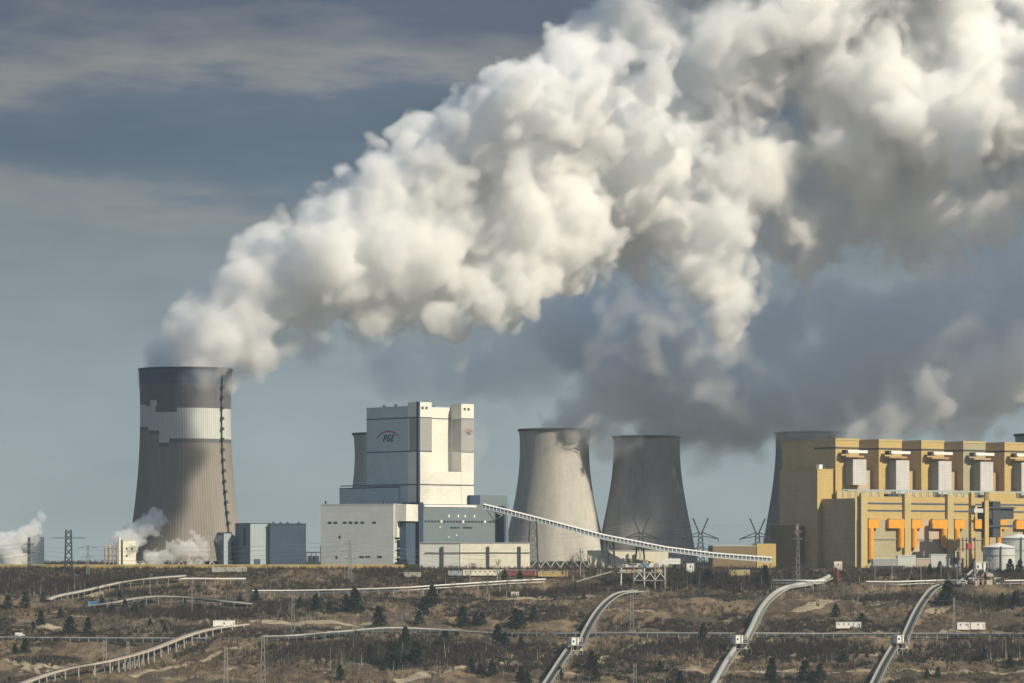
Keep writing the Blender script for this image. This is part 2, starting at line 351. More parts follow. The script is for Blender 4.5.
# ---------------------------------------------------------------- the power station
M = dict(
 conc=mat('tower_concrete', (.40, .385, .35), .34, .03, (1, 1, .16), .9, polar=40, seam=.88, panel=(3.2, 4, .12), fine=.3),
 conc_dark=mat('shaded_concrete', (.30, .29, .275), .34, .03, (1, 1, .16), .9, polar=40, seam=.88, panel=(3.2, 4, .12), fine=.3),  # darker copy of the tower concrete: cloud shade put into the colour
 pipe2=mat('dull_tube_sheet', (.36, .355, .335), .2, .2, rough=.45),
 conc_new=mat('ribbed_concrete', (.25, .225, .195), .25, .03, (1, 1, .2), .9, polar=46, panel=(2.4, 400, .5), fine=.3),
 slate=mat('slate_paint', (.08, .105, .15), .15, .05, (1, 1, .3), .7, polar=46, panel=(2.4, 400, .5)),
 slate2=mat('dull_slate_paint', (.13, .13, .14), .15, .05, (1, 1, .3), .7, polar=46, panel=(2.4, 400, .5)),
 white=mat('white_paint', (.52, .535, .51), .08, .1, (1, 1, .3), .6, polar=46, panel=(2.4, 400, .4)),
 rim=mat('dark_rim', (.06, .06, .07), .2, .1), inside=mat('shaft_inside', (.12, .12, .12), .2, .05),
 steel=mat('grey_steel', (.30, .31, .31), .2, .3, rough=.6), dark=mat('dark_steel', (.05, .055, .065), .2, .3, rough=.6),
 gclad=mat('grey_green_cladding', (.44, .55, .58), .06, .06, panel=(6, 4, .06)), lclad=mat('cream_cladding', (.72, .70, .63), .06, .06, panel=(5, 3, .06)),
 band=mat('grey_band_cladding', (.33, .32, .32), .06, .08, panel=(5, 3, .06)), navy=mat('navy_cladding', (.035, .055, .10), .1, .08, panel=(3, 6, .08)),
 teal=mat('teal_cladding', (.15, .19, .205), .1, .05, panel=(6, 4, .08)), warm=mat('warm_grey_cladding', (.53, .55, .54), .06, .05, panel=(8, 5, .06)),
 seam=mat('seam_paint', (.06, .09, .14), .1), glass=mat('dark_glazing', (.04, .05, .06), .2, .2, rough=.25), red=mat('red_paint', (.45, .05, .05), .1, .3), ink=mat('navy_lettering', (.03, .04, .10), .1, .3),
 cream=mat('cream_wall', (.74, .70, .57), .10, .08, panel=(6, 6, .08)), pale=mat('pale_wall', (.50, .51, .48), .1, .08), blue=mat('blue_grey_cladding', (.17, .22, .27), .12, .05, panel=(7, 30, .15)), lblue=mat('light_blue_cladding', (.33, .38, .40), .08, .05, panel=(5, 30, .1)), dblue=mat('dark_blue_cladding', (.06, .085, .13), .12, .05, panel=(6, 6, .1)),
 yel=mat('yellow_cladding', (.48, .35, .14), .10, .06, (1, 1, .4), panel=(4, 3, .07)), yel2=mat('pale_yellow_cladding', (.47, .375, .18), .10, .06, panel=(4, 3, .07)), yel3=mat('grey_yellow_cladding', (.36, .32, .20), .1, .05, panel=(3, 4, .08)),
 yshade=mat('shaded_yellow_cladding', (.46, .345, .20), .16, .05, (1, 1, .4), panel=(3.5, 4, .10)), pink=mat('pinkish_wall', (.46, .36, .27), .1, .1), orange=mat('orange_paint', (.68, .31, .03), .12, .15, rough=.5), rust=mat('rust_wall', (.40, .26, .15), .2, .1),  # yshade: shade on the left walls put into a browner yellow
 alu=mat('ribbed_aluminium', (.55, .54, .52), .12, .1, panel=(30, 1.6, .3), rough=.5), roofw=mat('white_roof_sheet', (.70, .70, .68), .1, .2, rough=.5), pipe=mat('white_pipe_sheet', (.66, .64, .58), .14, .15, rough=.45),
 ywall=mat('yellow_wall', (.42, .32, .13), .2, .05), concrete=mat('plain_concrete', (.38, .36, .31), .2, .2), rubber=mat('belt_rubber', (.035, .033, .032), .3, .3), galv=mat('galvanised_steel', (.34, .33, .31), .2, .3, rough=.6), mast=mat('mast_steel', (.22, .23, .24), .2, .3, rough=.7),
 pwhite=mat('painted_white_metal', (.75, .73, .68), .1, .3, rough=.5), sblue=mat('blue_paint', (.08, .24, .42), .15, .3), deck=mat('pinkish_gravel_deck', (.44, .38, .32), .25, .3), brown=mat('brown_wall', (.20, .15, .085), .15, .1, panel=(3, 3, .1)), redroof=mat('red_roof', (.18, .06, .05), .2, .2),
)
def tower_prof(pts):                                                    # (height, radius) -> smooth profile
    h = np.array([p[0] for p in pts], float); r = np.array([p[1] for p in pts], float); c = np.polyfit(h, r, 3)
    return lambda z: float(np.polyval(c, z))
def cooling_tower(px, Y, prof, label, mats, paint=None, seg=144, dz=2.0, legs=True, lip=1.2):
    s = Y / F; root = empty('cooling_tower', ((px - 512) * s, Y, 0), label=label, cat='cooling tower')
    H = max(p[0] for p in prof) * s; rf = tower_prof([(a * s, b * s) for a, b in prof]); z0 = 7.0
    zs = np.linspace(z0, H, int((H - z0) / dz)); m = MB(); n = seg
    for z in zs:
        r = rf(z)
        m.v += [(r * math.cos(2 * math.pi * k / n), r * math.sin(2 * math.pi * k / n), z) for k in range(n)]
    for i in range(len(zs) - 1):
        for k in range(n):
            m.f.append((i * n + k, i * n + (k + 1) % n, (i + 1) * n + (k + 1) % n, (i + 1) * n + k))
            m.mi.append(paint((2 * math.pi * (k + .5) / n), .5 * (zs[i] + zs[i + 1]), rf) if paint else 0)
    m.build('shell', mats, root, smooth=True)
    r = MB(); rt = rf(H)
    r.lathe([(rt + lip, H - 2.4), (rt + lip + .2, H - 1.2), (rt + lip + .2, H + .2), (rt - 1.2, H + .2), (rt - 1.2, H - 2.4)], n, cap=False).build('rim', M['rim'], root, smooth=False)
    q = MB(); q.lathe([(rf(z) - 1.0, z) for z in np.linspace(H - .5, z0, 24)], 72, cap=False).build('inner_face', M['inside'], root, smooth=True)
    b = rf(z0); g = rf(0) + 2
    for k in range(36):                                                   # splayed legs round the air inlet
        a = 2 * math.pi * k / 36; mb = MB()
        for da in (-1, 1):
            a2 = a + da * math.pi / 36; mb.bar((g * math.cos(a2), g * math.sin(a2), -.5), ((b - .4) * math.cos(a), (b - .4) * math.sin(a), z0 + .4), 1.1)
        mb.build('leg', M['concrete'], root)
    return root, rf, H
# the tall tower with the white band
tp = [(199, 46.6), (165, 45.6), (130, 45.6), (90, 47.6), (50, 52.6), (0, 61)]
up = [(-48, 404.5), (-37.5, 404.5), (-37.5, 407), (-33, 407), (-33, 402), (-26, 402), (-26, 413.2), (-5.5, 413.2), (-5.5, 409.6), (60, 409.6)]
dn = [(-48, 428.6), (-35, 428.6), (-35, 432.2), (-22.5, 432.2), (-22.5, 443), (-13, 443), (-13, 439.5), (60, 439.5)]
def stepped(t, x):
    for (a, r), (b, _) in zip(t[::2], t[1::2]):
        if a <= x < b: return r
    return t[-1][1]
def paint(a, z, rf):
    x = rf(z) * math.cos(a); row = 568 - z
    if math.sin(a) > .3: x = -x if x < 0 else x
    u, d = stepped(up, x), stepped(dn, x)
    if u <= row < d: return 2
    if row < 384.5: return 1
    if row < u: return 3
    if row < d + 4 and row < 447: return 3
    return 0
t1, rf, H1 = cooling_tower(185.5, 4000, tp, 'tall ribbed cooling tower with dark top and stepped white band', [M['conc_new'], M['slate'], M['white'], M['slate2']], paint, 180, lip=.3)
la = R(-90 + 55.5); m = MB(); pts = [(math.cos(la) * (rf(z) + 1.0), math.sin(la) * (rf(z) + 1.0), z) for z in np.linspace(2, H1 + 1, 30)]
for a, b in zip(pts, pts[1:]): m.bar(a, b, 1.3, 1.3)
m.build('ladder', M['dark'], t1)
for z in np.arange(12, H1 - 3, 10.4):
    p = MB(); r = rf(z) + 1.5; p.box(-2.1, 2.1, -1.6, 1.6, 0, .5); p.box(-1.5, 1.5, -1.3, 1.3, .5, 3.0); o = p.build('platform', M['dark'], t1); o.location = (math.cos(la) * r, math.sin(la) * r, z); o.rotation_euler = (0, 0, la + R(90))
OLD = [(138, 35.6), (112, 34.7), (85, 37.2), (55, 42), (28, 48.5), (0, 55)]
cooling_tower(554.5, 4450, OLD, 'pale sunlit cooling tower behind the inclined coal gallery', [M['conc']])
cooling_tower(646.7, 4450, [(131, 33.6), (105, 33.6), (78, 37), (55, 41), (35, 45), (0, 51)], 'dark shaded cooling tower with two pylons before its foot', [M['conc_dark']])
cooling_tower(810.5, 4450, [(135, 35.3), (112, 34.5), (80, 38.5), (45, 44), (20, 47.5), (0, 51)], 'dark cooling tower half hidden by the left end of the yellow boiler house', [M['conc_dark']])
cooling_tower(389, 4500, [(134, 35.8), (112, 34.2), (85, 36.2), (55, 41), (28, 47), (0, 53)], 'dark cooling tower peeping out at the left edge of the tall grey-green boiler house', [M['conc']])
cooling_tower(1051, 4600, [(133, 36), (112, 35), (85, 37.5), (55, 42), (28, 48), (0, 55)], 'cooling tower whose rim just shows above the right end of the yellow boiler house', [M['conc']])
# ---- grey-green boiler house
def frame(px, Y, th): return ((px - 512) * Y / F, Y, 0), R(th)
loc, rz = frame(418.3, 3960, 40)
bh = empty('boiler_house', loc, rz, label='tall grey-green boiler house with a cream sunlit side and a red arc emblem', cat='power station building')
def part(name, m, parent, *boxes):
    if name in SPLIT and len(boxes) > 1: return [part(name, m, parent, b) for b in boxes][0]
    q = MB()
    for b in boxes: q.box(*b)
    return q.build(name, M[m], parent)
SPLIT = {'post', 'window', 'louvre', 'seam_line', 'deck', 'stair_slab', 'roof_hood', 'pilaster', 'pipe', 'brace', 'wall_lamp', 'roof_vent', 'window_slot', 'stand', 'annex_parapet'}
def facade_quads(parent, name, m, quads):                               # thin panels standing 4 cm proud
    return part(name, m, parent, *quads)
body = part('main_block', 'gclad', bh, (.6, 71, 17, 84, 0, 160))
part('parapet', 'gclad', body, (.4, 71.2, 16.9, 84.2, 160, 161))
part('sunny_wall', 'lclad', bh, (17, 55, 16.6, 17, 96, 160))
tl = part('corner_turret', 'lclad', bh, (0, 17, 0, 16.6, 0, 164.5)); part('band_panel', 'band', tl, (-.15, 17.15, -.15, 14, 116, 149)); part('corner_strip', 'navy', tl, (-.4, 2.0, -.4, 2.6, 62, 164.8), )
t2 = part('end_turret', 'lclad', bh, (55, 71.2, 0, 16.6, 0, 164)); part('band_panel', 'band', t2, (54.85, 71.35, -.15, 14, 116, 149))
part('infill_block', 'lclad', bh, (17, 55, .3, 16.6, 0, 96))
part('seam_line', 'seam', bh, (.3, .6, 17, 84.1, 148.6, 149.9), (-.3, -.15, 0, 17, 148.6, 149.9), (-.1, 17.1, -.4, -.15, 148.9, 149.7), (.3, .6, 17, 84.1, 115.4, 116.6), (-.3, -.15, 0, 17, 115.4, 116.6), (-.1, 17.1, -.4, -.15, 115.4, 116.4), (54.9, 71.3, -.4, -.15, 148.9, 149.7), (54.9, 71.3, -.4, -.15, 115.6, 116.4), (17, 55, 16.3, 16.6, 148.9, 149.7), (-.6, .3, -1, 126, 82.4, 83.4), (0, 71.3, -.7, -.2, 82.6, 83.3))
for k, (a, b) in enumerate(((4, 41), (9, 66), (30, 40), (60, 50))): part('roof_vent', 'dark', bh, (a, a + 2, b, b + 2.4, 161, 163.4))
for a in (4, 9, 58, 63): part('roof_vent', 'dark', bh, (a, a + 2.6, -.3, -.1, 157.6, 160))
part('side_annex', 'gclad', bh, (-1.5, 40, 84.3, 126, 0, 80), (-1.4, .5, 30, 84.2, 0, 80))
part('annex_parapet', 'seam', bh, (-1.7, 40.2, 84.2, 126.2, 80.1, 81), (-1.6, .4, 30, 84.2, 80.1, 81))
part('stair_shaft', 'navy', bh, (-4.5, -1.6, -4, 21, 0, 65), (-4.5, 1.2, -6.5, -4, 0, 65))
lw = part('low_wing', 'teal', bh, (1.3, 112, -5, -.2, 0, 63.5), (72, 112, -.2, 24, 0, 63.5), (76, 112, -4, 24, 63.6, 73))
part('penthouse', 'navy', lw, (63, 75.8, -4.2, 10, 63.6, 72.8))
part('roof_stripe', 'roofw', lw, (3, 70, -5.5, -5.1, 60.6, 62.8))
for k in range(26): part('window', 'glass', lw, (4 + 4 * k, 6.6 + 4 * k, -5.3, -5.05, 45.4, 47.2)) if k % 7 != 5 else part('lamp_panel', 'pwhite', lw, (4.4 + 4 * k, 6.2 + 4 * k, -5.35, -5.05, 45, 47.6))
for a in (37, 53): part('louvre', 'glass', lw, *[(a + 4 * j, a + 3.4 + 4 * j, -5.3, -5.05, 39.4, 41.2) for j in range(3)])
for a in (34, 46, 55, 67): part('wall_lamp', 'pwhite', lw, (a, a + 1.6, -5.35, -5.05, 50.5, 53))
for a, z in ((23, 40), (34, 30), (44, 32), (24, 22)): part('wall_lamp', 'pwhite', lw, (a, a + 1.3, -5.35, -5.05, z, z + 1.4))
part('gallery_tower', 'navy', lw, (97, 107, -7.5, -5.1, 24, 62), (97, 99, -16, -7.5, 24, 62))
# emblem: lettering and arc on the grey-green wall
def arc(c, r0, r1, a0, a1, n=22, taper=True):
    v = []; f = []
    for i in range(n + 1):
        a = a0 + (a1 - a0) * i / n; k = math.sin(math.pi * i / n) if taper else 1; w = (r1 - r0) / 2 * (.25 + .75 * k); rm = (r0 + r1) / 2
        v += [(c[0] + (rm - w) * math.cos(a), c[1] + (rm - w) * math.sin(a)), (c[0] + (rm + w) * math.cos(a), c[1] + (rm + w) * math.sin(a))]
    return v, [(2 * i, 2 * i + 1, 2 * i + 3, 2 * i + 2) for i in range(n)]
def emblem(parent, to3, s=1.0):
    """Red arc over the slanting letters; to3 maps (right, up, out) on the wall to the building's own axes."""
    e = None
    def slab(name, m, polys):
        q = MB()
        for v, fs in polys:
            n = len(v); vs = [to3(x * s, y * s, .10) for x, y in v] + [to3(x * s, y * s, .35) for x, y in v]
            q.add(vs, [f for f in fs] + [tuple(i + n for i in f)[::-1] for f in fs] + [(f[i], f[(i + 1) % len(f)], f[(i + 1) % len(f)] + n, f[i] + n) for f in fs for i in range(len(f))])
        return q.build(name, M[m], parent)
    sh = lambda pts: [(.56 * x + .22 * y, .86 * y - 1.6) for x, y in pts]
    def stroke(*r): return [(sh([(a, b), (c, b), (c, d), (a, d)]), [(0, 1, 2, 3)]) for a, b, c, d in r]
    ar = slab('emblem_arc', 'red', [arc((0, -8.5), 16.6, 18.8, R(152), R(28))])
    Pq = stroke((-12, -3, -9.6, 7), (-9.6, 5.4, -5.4, 7), (-9.6, .6, -5.4, 2.2), (-6.4, 2.2, -4.4, 5.4))
    Gq = stroke((-2.6, -3, .2, 7), (.2, 5.4, 4.8, 7), (.2, -3, 4.8, -1.4), (3.2, -1.4, 5, 2.3), (1.9, .8, 3.2, 2.3))
    Eq = stroke((7, -3, 9.2, 7), (9.2, 5.4, 13, 7), (9.2, 1.3, 12.2, 2.8), (9.2, -3, 13, -1.4))
    slab('lettering', 'ink', Pq + Gq + Eq)
emblem(bh, lambda x, y, o: (.6 - o, 48.5 - x / .643 * .76, 129.6 + y * .76), 1.0)
emblem(bh, lambda x, y, o: (64 + x * .5, -.15 - o, 135 + y * .5), .8)
# ---- hall in front of it
loc, rz = frame(393.5, 3905, -20)
th = empty('turbine_hall', loc, rz, label='low warm grey hall with small windows before the tall grey-green boiler house', cat='hall')
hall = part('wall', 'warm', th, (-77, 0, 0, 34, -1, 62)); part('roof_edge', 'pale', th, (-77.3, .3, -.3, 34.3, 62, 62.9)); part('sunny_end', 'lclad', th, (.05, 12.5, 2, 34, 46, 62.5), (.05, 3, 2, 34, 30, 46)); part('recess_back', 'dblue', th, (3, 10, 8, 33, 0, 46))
for x in (-69, -63, -53, -47, -41, -34.5, -22): part('window', 'glass', th, (x, x + 3.6, -.2, -.02, 43.6, 45.6))
for x in (-36, -29.5, -17): part('window', 'glass', th, (x, x + 5, -.2, -.02, 10, 12))
for x, z in ((-57.5, 29), (-61, 9)): part('window', 'glass', th, (x, x + 1.8, -.2, -.02, z, z + 3))
for z in (2, 10.5, 19, 27.5): part('stair_slab', 'pale', th, (2.9, 3.6, 3, 33, z, z + .7))
part('roof_vent', 'dark', th, (-74, -72.6, 3, 4.5, 62.9, 66)); part('roof_vent', 'dark', th, (-13, -11.5, 4, 6, 62.9, 66))
# ---- low front store
loc, rz = frame(419.8, 3880, 4)
ls = empty('storage_building', loc, rz, label='long low store with a shade-grey end and a bright cream front below the teal wing', cat='store building')
part('shaded_bay', 'pale', ls, (0, 39, 0, 14, -1, 24)); part('cream_bay', 'cream', ls, (39.1, 107, -.6, 14, -1, 24)); part('roof', 'steel', ls, (-.4, 107.4, -1, 14.4, 24.1, 25))  # grey end bay: its shade is put into the wall colour
for x in (20.5, 65, 95.5): part('pilaster', 'dark', ls, (x, x + 2.6, -1.6, -.7, 0, 21))
part('wall_pipe', 'dark', ls, (5, 107, -1.3, -.9, 14.6, 15.3)); part('door', 'steel', ls, (50, 54, -.8, -.62, 0, 5))
# ---- cream shed behind the transfer station
loc, rz = frame(588.5, 3900, 3)
sh = empty('shed', loc, rz, label='cream long shed with a narrow seam behind the steel transfer station', cat='shed')
part('wall', 'cream', sh, (0, 78, 0, 16, -1, 16.5)); part('roof', 'pale', sh, (-.4, 78.4, -.4, 16.4, 16.6, 17.3)); part('downpipe', 'brown', sh, (19, 19.7, -.35, -.05, 0, 16.4)); part('door', 'yel2', sh, (38, 45, -.2, -.02, 0, 9))
# ---- yellow box, the shade of its left side put into a brown wall
loc, rz = frame(757, 3920, 14)
bx = empty('pump_house', loc, rz, label='shade-brown box with a bright yellow end at the low end of the coal gallery', cat='industrial building')
part('wall', 'brown', bx, (-45, -.1, .6, 16, -1, 21.5)); part('yellow_end', 'yel', bx, (0, 19.5, 0, 16, -1, 24)); part('roof', 'pale', bx, (-45.2, -.1, .4, 16.2, 21.6, 22.2))
# ---- blue cladded halls by the tall tower
loc, rz = frame(250, 3930, 30)
b1 = empty('pump_hall', loc, rz, label='two-tone blue hall with a paler right face at the foot of the tall tower', cat='hall')
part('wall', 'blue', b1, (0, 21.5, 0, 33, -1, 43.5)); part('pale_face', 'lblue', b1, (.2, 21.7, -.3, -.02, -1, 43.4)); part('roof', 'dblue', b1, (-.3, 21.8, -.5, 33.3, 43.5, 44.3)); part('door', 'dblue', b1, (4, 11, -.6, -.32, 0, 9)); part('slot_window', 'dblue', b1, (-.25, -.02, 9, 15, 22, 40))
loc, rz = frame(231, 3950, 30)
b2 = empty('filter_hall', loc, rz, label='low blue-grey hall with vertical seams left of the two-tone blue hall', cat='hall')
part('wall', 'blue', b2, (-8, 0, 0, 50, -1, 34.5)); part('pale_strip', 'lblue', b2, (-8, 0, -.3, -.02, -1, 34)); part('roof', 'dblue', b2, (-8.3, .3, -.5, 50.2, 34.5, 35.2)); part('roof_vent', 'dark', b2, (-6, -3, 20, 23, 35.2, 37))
loc, rz = frame(306, 3940, 8)
b3 = empty('workshop_block', loc, rz, label='dark blue windowless block left of the low warm grey hall', cat='industrial building')
part('wall', 'dblue', b3, (-35.5, 0, 0, 30, -1, 43)); part('roof', 'navy', b3, (-35.8, .3, -.3, 30.3, 43, 44)); 
for x in (-33, -26, -19, -8): part('roof_vent', 'dark', b3, (x, x + 2, 2, 4, 44, 45.6))
part('lean_to', 'blue', b3, (-37.5, -35.6, 2, 20, -1, 30))
loc, rz = frame(313.5, 3915, 0)
b4 = empty('pipe_rack', loc, rz, label='low dark steel rack between the dark blue block and the warm grey hall', cat='pipe rack')
part('deck', 'dark', b4, (-8, 7, 0, 8, 15, 16), (-8, 7, 0, 8, 5, 6))
for x in (-7.5, -2.5, 2, 6.5): part('post', 'dark', b4, (x, x + .7, .2, .9, -1, 22 if x > 6 else 16))
part('cabin', 'dblue', b4, (-6, 5, 2, 7, 6.1, 12))
# ---- cream silo works at the left
loc, rz = frame(123, 3915, 18)
s1 = empty('silo_works', loc, rz, label='small cream silo block with a steel frame before the tall tower', cat='silo building')
part('block', 'cream', s1, (0, 13, 0, 10, -1, 27)); part('roof', 'pale', s1, (-.3, 13.3, -.3, 10.3, 27, 27.7)); part('annex', 'cream', s1, (13.2, 29, 0, 8, -1, 5))
q = MB(); q.tube([(-3.5, 1, 0), (-3.5, 1, 30)], 1.4, 10); q.build('flue', M['cream'], s1)
for k, x in enumerate((-7.5, -12, -16)):
    q = MB(); q.lathe([(.3, 5), (1.9, 8), (1.9, 22 - k), (.4, 24 - k)], 14, c=(x, 4)); q.build('silo', M['concrete'], s1)
part('frame', 'galv', s1, *[(x, x + .5, .5, 1, -1, 26) for x in (-18, -13.8, -9.6, -5.6)], *[(-18, -5, .5, 1, z, z + .5) for z in (6, 13, 20, 25.5)])
part('window', 'glass', s1, (3, 4.5, -.2, -.02, 18, 20), (3, 4.5, -.2, -.02, 11, 13), (8, 9.5, -.2, -.02, 18, 20))
loc, rz = frame(44, 3990, 6)
s2 = empty('silo_block', loc, rz, label='pale square silo block at the far left edge behind white steam', cat='silo building')
part('block', 'lblue', s2, (-14.5, 0, 0, 16, -1, 31)); part('lower_block', 'pale', s2, (-46, -14.6, 2, 16, -1, 27)); part('roof_hood', 'dark', s2, (-11, -5, 4, 9, 31, 34), (-38, -32, 4, 8, 27, 30))
# ---- yellow boiler house with its row of boiler bays
loc, rz = frame(835.5, 3940, 35)
yb = empty('boiler_house', loc, rz, label='long yellow boiler house with a row of boiler bays and orange pipes', cat='power station building')
PITCH = 55.6; NB = 6
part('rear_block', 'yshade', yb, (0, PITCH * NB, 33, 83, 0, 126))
part('rear_roof', 'yel3', yb, (-.3, PITCH * NB, 32.8, 83.2, 126.1, 127.4))
for k in range(NB):
    a = PITCH * k; m1 = 'yel' if k in (0, 2, 4) else ('yel2' if k == 1 else 'yel3')
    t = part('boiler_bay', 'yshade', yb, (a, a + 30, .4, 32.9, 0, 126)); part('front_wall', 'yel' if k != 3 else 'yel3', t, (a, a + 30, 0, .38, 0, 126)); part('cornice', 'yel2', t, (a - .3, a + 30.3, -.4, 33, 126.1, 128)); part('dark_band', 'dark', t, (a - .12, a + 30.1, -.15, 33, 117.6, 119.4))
    d = part('flue_duct', 'alu', yb, (a + 12.5, a + 29.5, -12, -.1, 82 if k == 0 else 74, 107)); part('painted_shade_side', 'band', d, (a + 12.2, a + 12.48, -11.9, -.2, 82 if k == 0 else 74, 106.8)); part('duct_bolt_row', 'pwhite', d, *[(a + 14.6, a + 15.5, -12.3, -12.02, z, z + .9) for z in np.arange(84, 106, 2.4)])  # grey sheet puts shade into the colour of the duct's left side
    c = part('hoist_beam', 'roofw', yb, (a + 7, a + 32, -11, -8.4, 113.4, 116.2)); part('hoist_deck', 'rust', c, (a + 7, a + 30, -8, -.1, 109.2, 111)); part('hoist_house', 'dark', c, (a + 4.5, a + 9, -10.5, -4, 112.4, 116.4))
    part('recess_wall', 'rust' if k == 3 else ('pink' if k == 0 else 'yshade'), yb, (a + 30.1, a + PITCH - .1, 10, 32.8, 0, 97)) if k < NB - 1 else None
    for j, x in enumerate((1, 4.5, 8, 33, 37, 41, 45, 49)): part('roof_fan', ('rust', 'pwhite', 'dark')[(j + k) % 3], yb, (a + x, a + x + 1.8, -3 - (j % 2) * 2, -1.4 - (j % 2) * 2, 71, 76 + (j % 3)))
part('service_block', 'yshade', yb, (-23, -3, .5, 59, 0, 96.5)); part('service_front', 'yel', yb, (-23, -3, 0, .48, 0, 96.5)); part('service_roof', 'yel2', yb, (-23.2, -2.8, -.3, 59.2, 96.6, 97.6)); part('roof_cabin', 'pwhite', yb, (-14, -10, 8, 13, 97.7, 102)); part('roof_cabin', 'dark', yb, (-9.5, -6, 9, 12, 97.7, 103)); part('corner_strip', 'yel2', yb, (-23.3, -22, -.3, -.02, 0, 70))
part('lean_to', 'brown', yb, (-34, -23.4, 20, 60, 0, 42))
HB = 70
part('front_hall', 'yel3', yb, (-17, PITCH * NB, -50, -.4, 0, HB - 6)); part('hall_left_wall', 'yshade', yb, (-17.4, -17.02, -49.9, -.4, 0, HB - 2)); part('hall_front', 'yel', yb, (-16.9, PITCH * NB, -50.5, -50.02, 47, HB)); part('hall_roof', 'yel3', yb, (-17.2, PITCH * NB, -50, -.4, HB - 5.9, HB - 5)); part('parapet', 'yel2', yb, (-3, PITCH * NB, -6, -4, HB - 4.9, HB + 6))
part('corner_strip', 'yel2', yb, (-17.3, -15.6, -50.8, -50.52, 0, HB)); part('downpipe', 'dark', yb, (-14.6, -13.2, -50.9, -50.52, 0, HB))
for k in range(NB):
    a = PITCH * k - 12
    p = part('column', 'yel2' if k != 3 else 'yel3', yb, (a, a + 8, -53.6, -50.55, 0, HB + 3))
    part('bay_panel', ('yel3', 'pink', 'yel3', 'yel3', 'pink', 'yel3')[k], yb, (a + 8.1, a + PITCH - .1, -50.4, -50.03, 0, 46.9))
    part('window_slot', 'seam', yb, (a + 9.5, a + PITCH - 1, -50.75, -50.52, 62.3, 64), (a + 9.5, a + PITCH - 1, -50.75, -50.52, 55.4, 57))
    for side in (0, 1):
        x0, x1 = (a + 8.6, a + 22) if side == 0 else (a + 34.5, a + PITCH - 1)
        v = (x0 + .3, x0 + 7) if side == 0 else (x1 - 7, x1 - .3)
        o = MB(); o.box(x0, x1, -54.5, -51, 39, 47.5); o.tube([((v[0] + v[1]) / 2, -52.8, 39), ((v[0] + v[1]) / 2, -52.8, 8 if (side == 0 and k == 0) else 20)], 3.3, 12); o.build('orange_duct', M['orange'], yb)
        part('duct_flange', 'rust', kids(yb)[-1] if False else yb, (x0 + 1, x1 - 1, -54.3, -51.2, 47.6, 48.6))
    part('cable_tray', 'steel', yb, (a + 9, a + PITCH - 1, -51.6, -51.2, 28, 28.7))
q = MB()
q.box(-30 + 14, PITCH * NB, -30, -29, 76.2, 77.2); q.box(-16, PITCH * NB, -38, -37.2, 75.4, 76.6)
for x in np.arange(-15, PITCH * NB, 9.2): q.bar((x, -37.6, HB - 5), (x, -37.6, 75.5), .6); q.bar((x, -29.5, HB - 5), (x, -29.5, 76.3), .6)
for x in np.arange(120, 160, 9.2): q.bar((x, -37.6, HB - 5), (x + 9.2, -37.6, 75.5), .5); q.bar((x + 9.2, -37.6, HB - 5), (x, -37.6, 75.5), .5)
q.build('roof_pipe_rack', M['lblue'], yb)
for x in (30, 36, 152, 158): part('roof_machine', 'dark', yb, (x, x + 5, -44, -38.5, HB - 4.9, HB + 3))
# low yards at its foot
loc, rz = frame(873, 3870, 8)
ly = empty('yard_sheds', loc, rz, label='row of low pale sheds at the foot of the yellow front hall', cat='sheds')
for x, w_, h, m_ in ((0, 24, 8.5, 'steel'), (24.5, 18, 12, 'pale'), (43, 14, 9, 'pink'), (57.5, 20, 13, 'pale'), (78, 12, 10, 'concrete')): b = part('shed_bay', m_, ly, (x, x + w_, 0, 8, -2, h)); part('shed_roof', 'roofw', b, (x - .2, x + w_ - .1, -.6, 8.2, h + .1, h + .7))
loc, rz = frame(905, 3866, 4)
for k, (px, Y, r, h, lab) in enumerate(((999, 3868, 15.5, 22, 'smaller white round tank, left one of the pair by the yellow hall'), (1019, 3885, 17, 31, 'taller white round tank at the right edge by the yellow hall'))):
    t = empty('storage_tank', ((px - 512) * Y / F, Y, 0), label=lab, cat='tank')
    q = MB(); q.lathe([(r, -2), (r, h - 2)], 40); q.build('tank_wall', M['pale'], t, smooth=False); q = MB(); q.lathe([(r + .4, h - 2), (r + .4, h - 1.4), (.4, h + 2.5)], 40); q.build('roof', M['roofw'], t)
    q = MB()
    for z in (h - 3, h * .55): q.lathe([(r + .2, z), (r + .5, z), (r + .5, z + .5), (r + .2, z + .5)], 40, cap=False)
    q.build('ring', M['steel'], t); part('ladder', 'dark', t, (-.5, .5, -r - .8, -r - .1, -2, h - 1))
loc, rz = frame(958, 3872, 20)
sf = empty('steel_frame', loc, rz, label='dark steel frame with a red box between the yellow hall and tanks', cat='steel structure')
part('post', 'dark', sf, *[(x, x + .8, y, y + .8, -1, 30) for x in (0, 9, 18) for y in (0, 8)]); part('deck', 'dark', sf, (-.5, 19.3, -.5, 9.3, 18, 18.7)); part('red_box', 'red', sf, (9.9, 14, -.8, 3, 18.8, 24)); part('tank', 'pink', sf, (2, 8, 1, 7, 9.8, 16)); part('pipe', 'rust', sf, (1.5, 2.5, -1.4, -.6, -1, 29), (14, 15, -1.4, -.6, -1, 29))
loc, rz = frame(985, 3890, 35)
st = empty('ash_tower', loc, rz, label='yellow and dark steel tower rising behind the white tanks at the right edge', cat='industrial building')
part('yellow_frame', 'yel', st, (0, 5, 0, 1.5, 20, 74), (0, 40, 0, 1.5, 66, 74), (0, 5, 20, 24, 0, 74)); part('dark_house', 'dark', st, (8, 40, 3, 20, 48, 60), (12, 22, 2, 18, 30, 65)); part('brace', 'dark', st, (5.1, 40, .2, 1.2, 40, 42), (5.1, 40, .2, 1.2, 58, 59.5)); part('pale_box', 'pale', st, (-12, -.1, 2, 10, 54, 58))
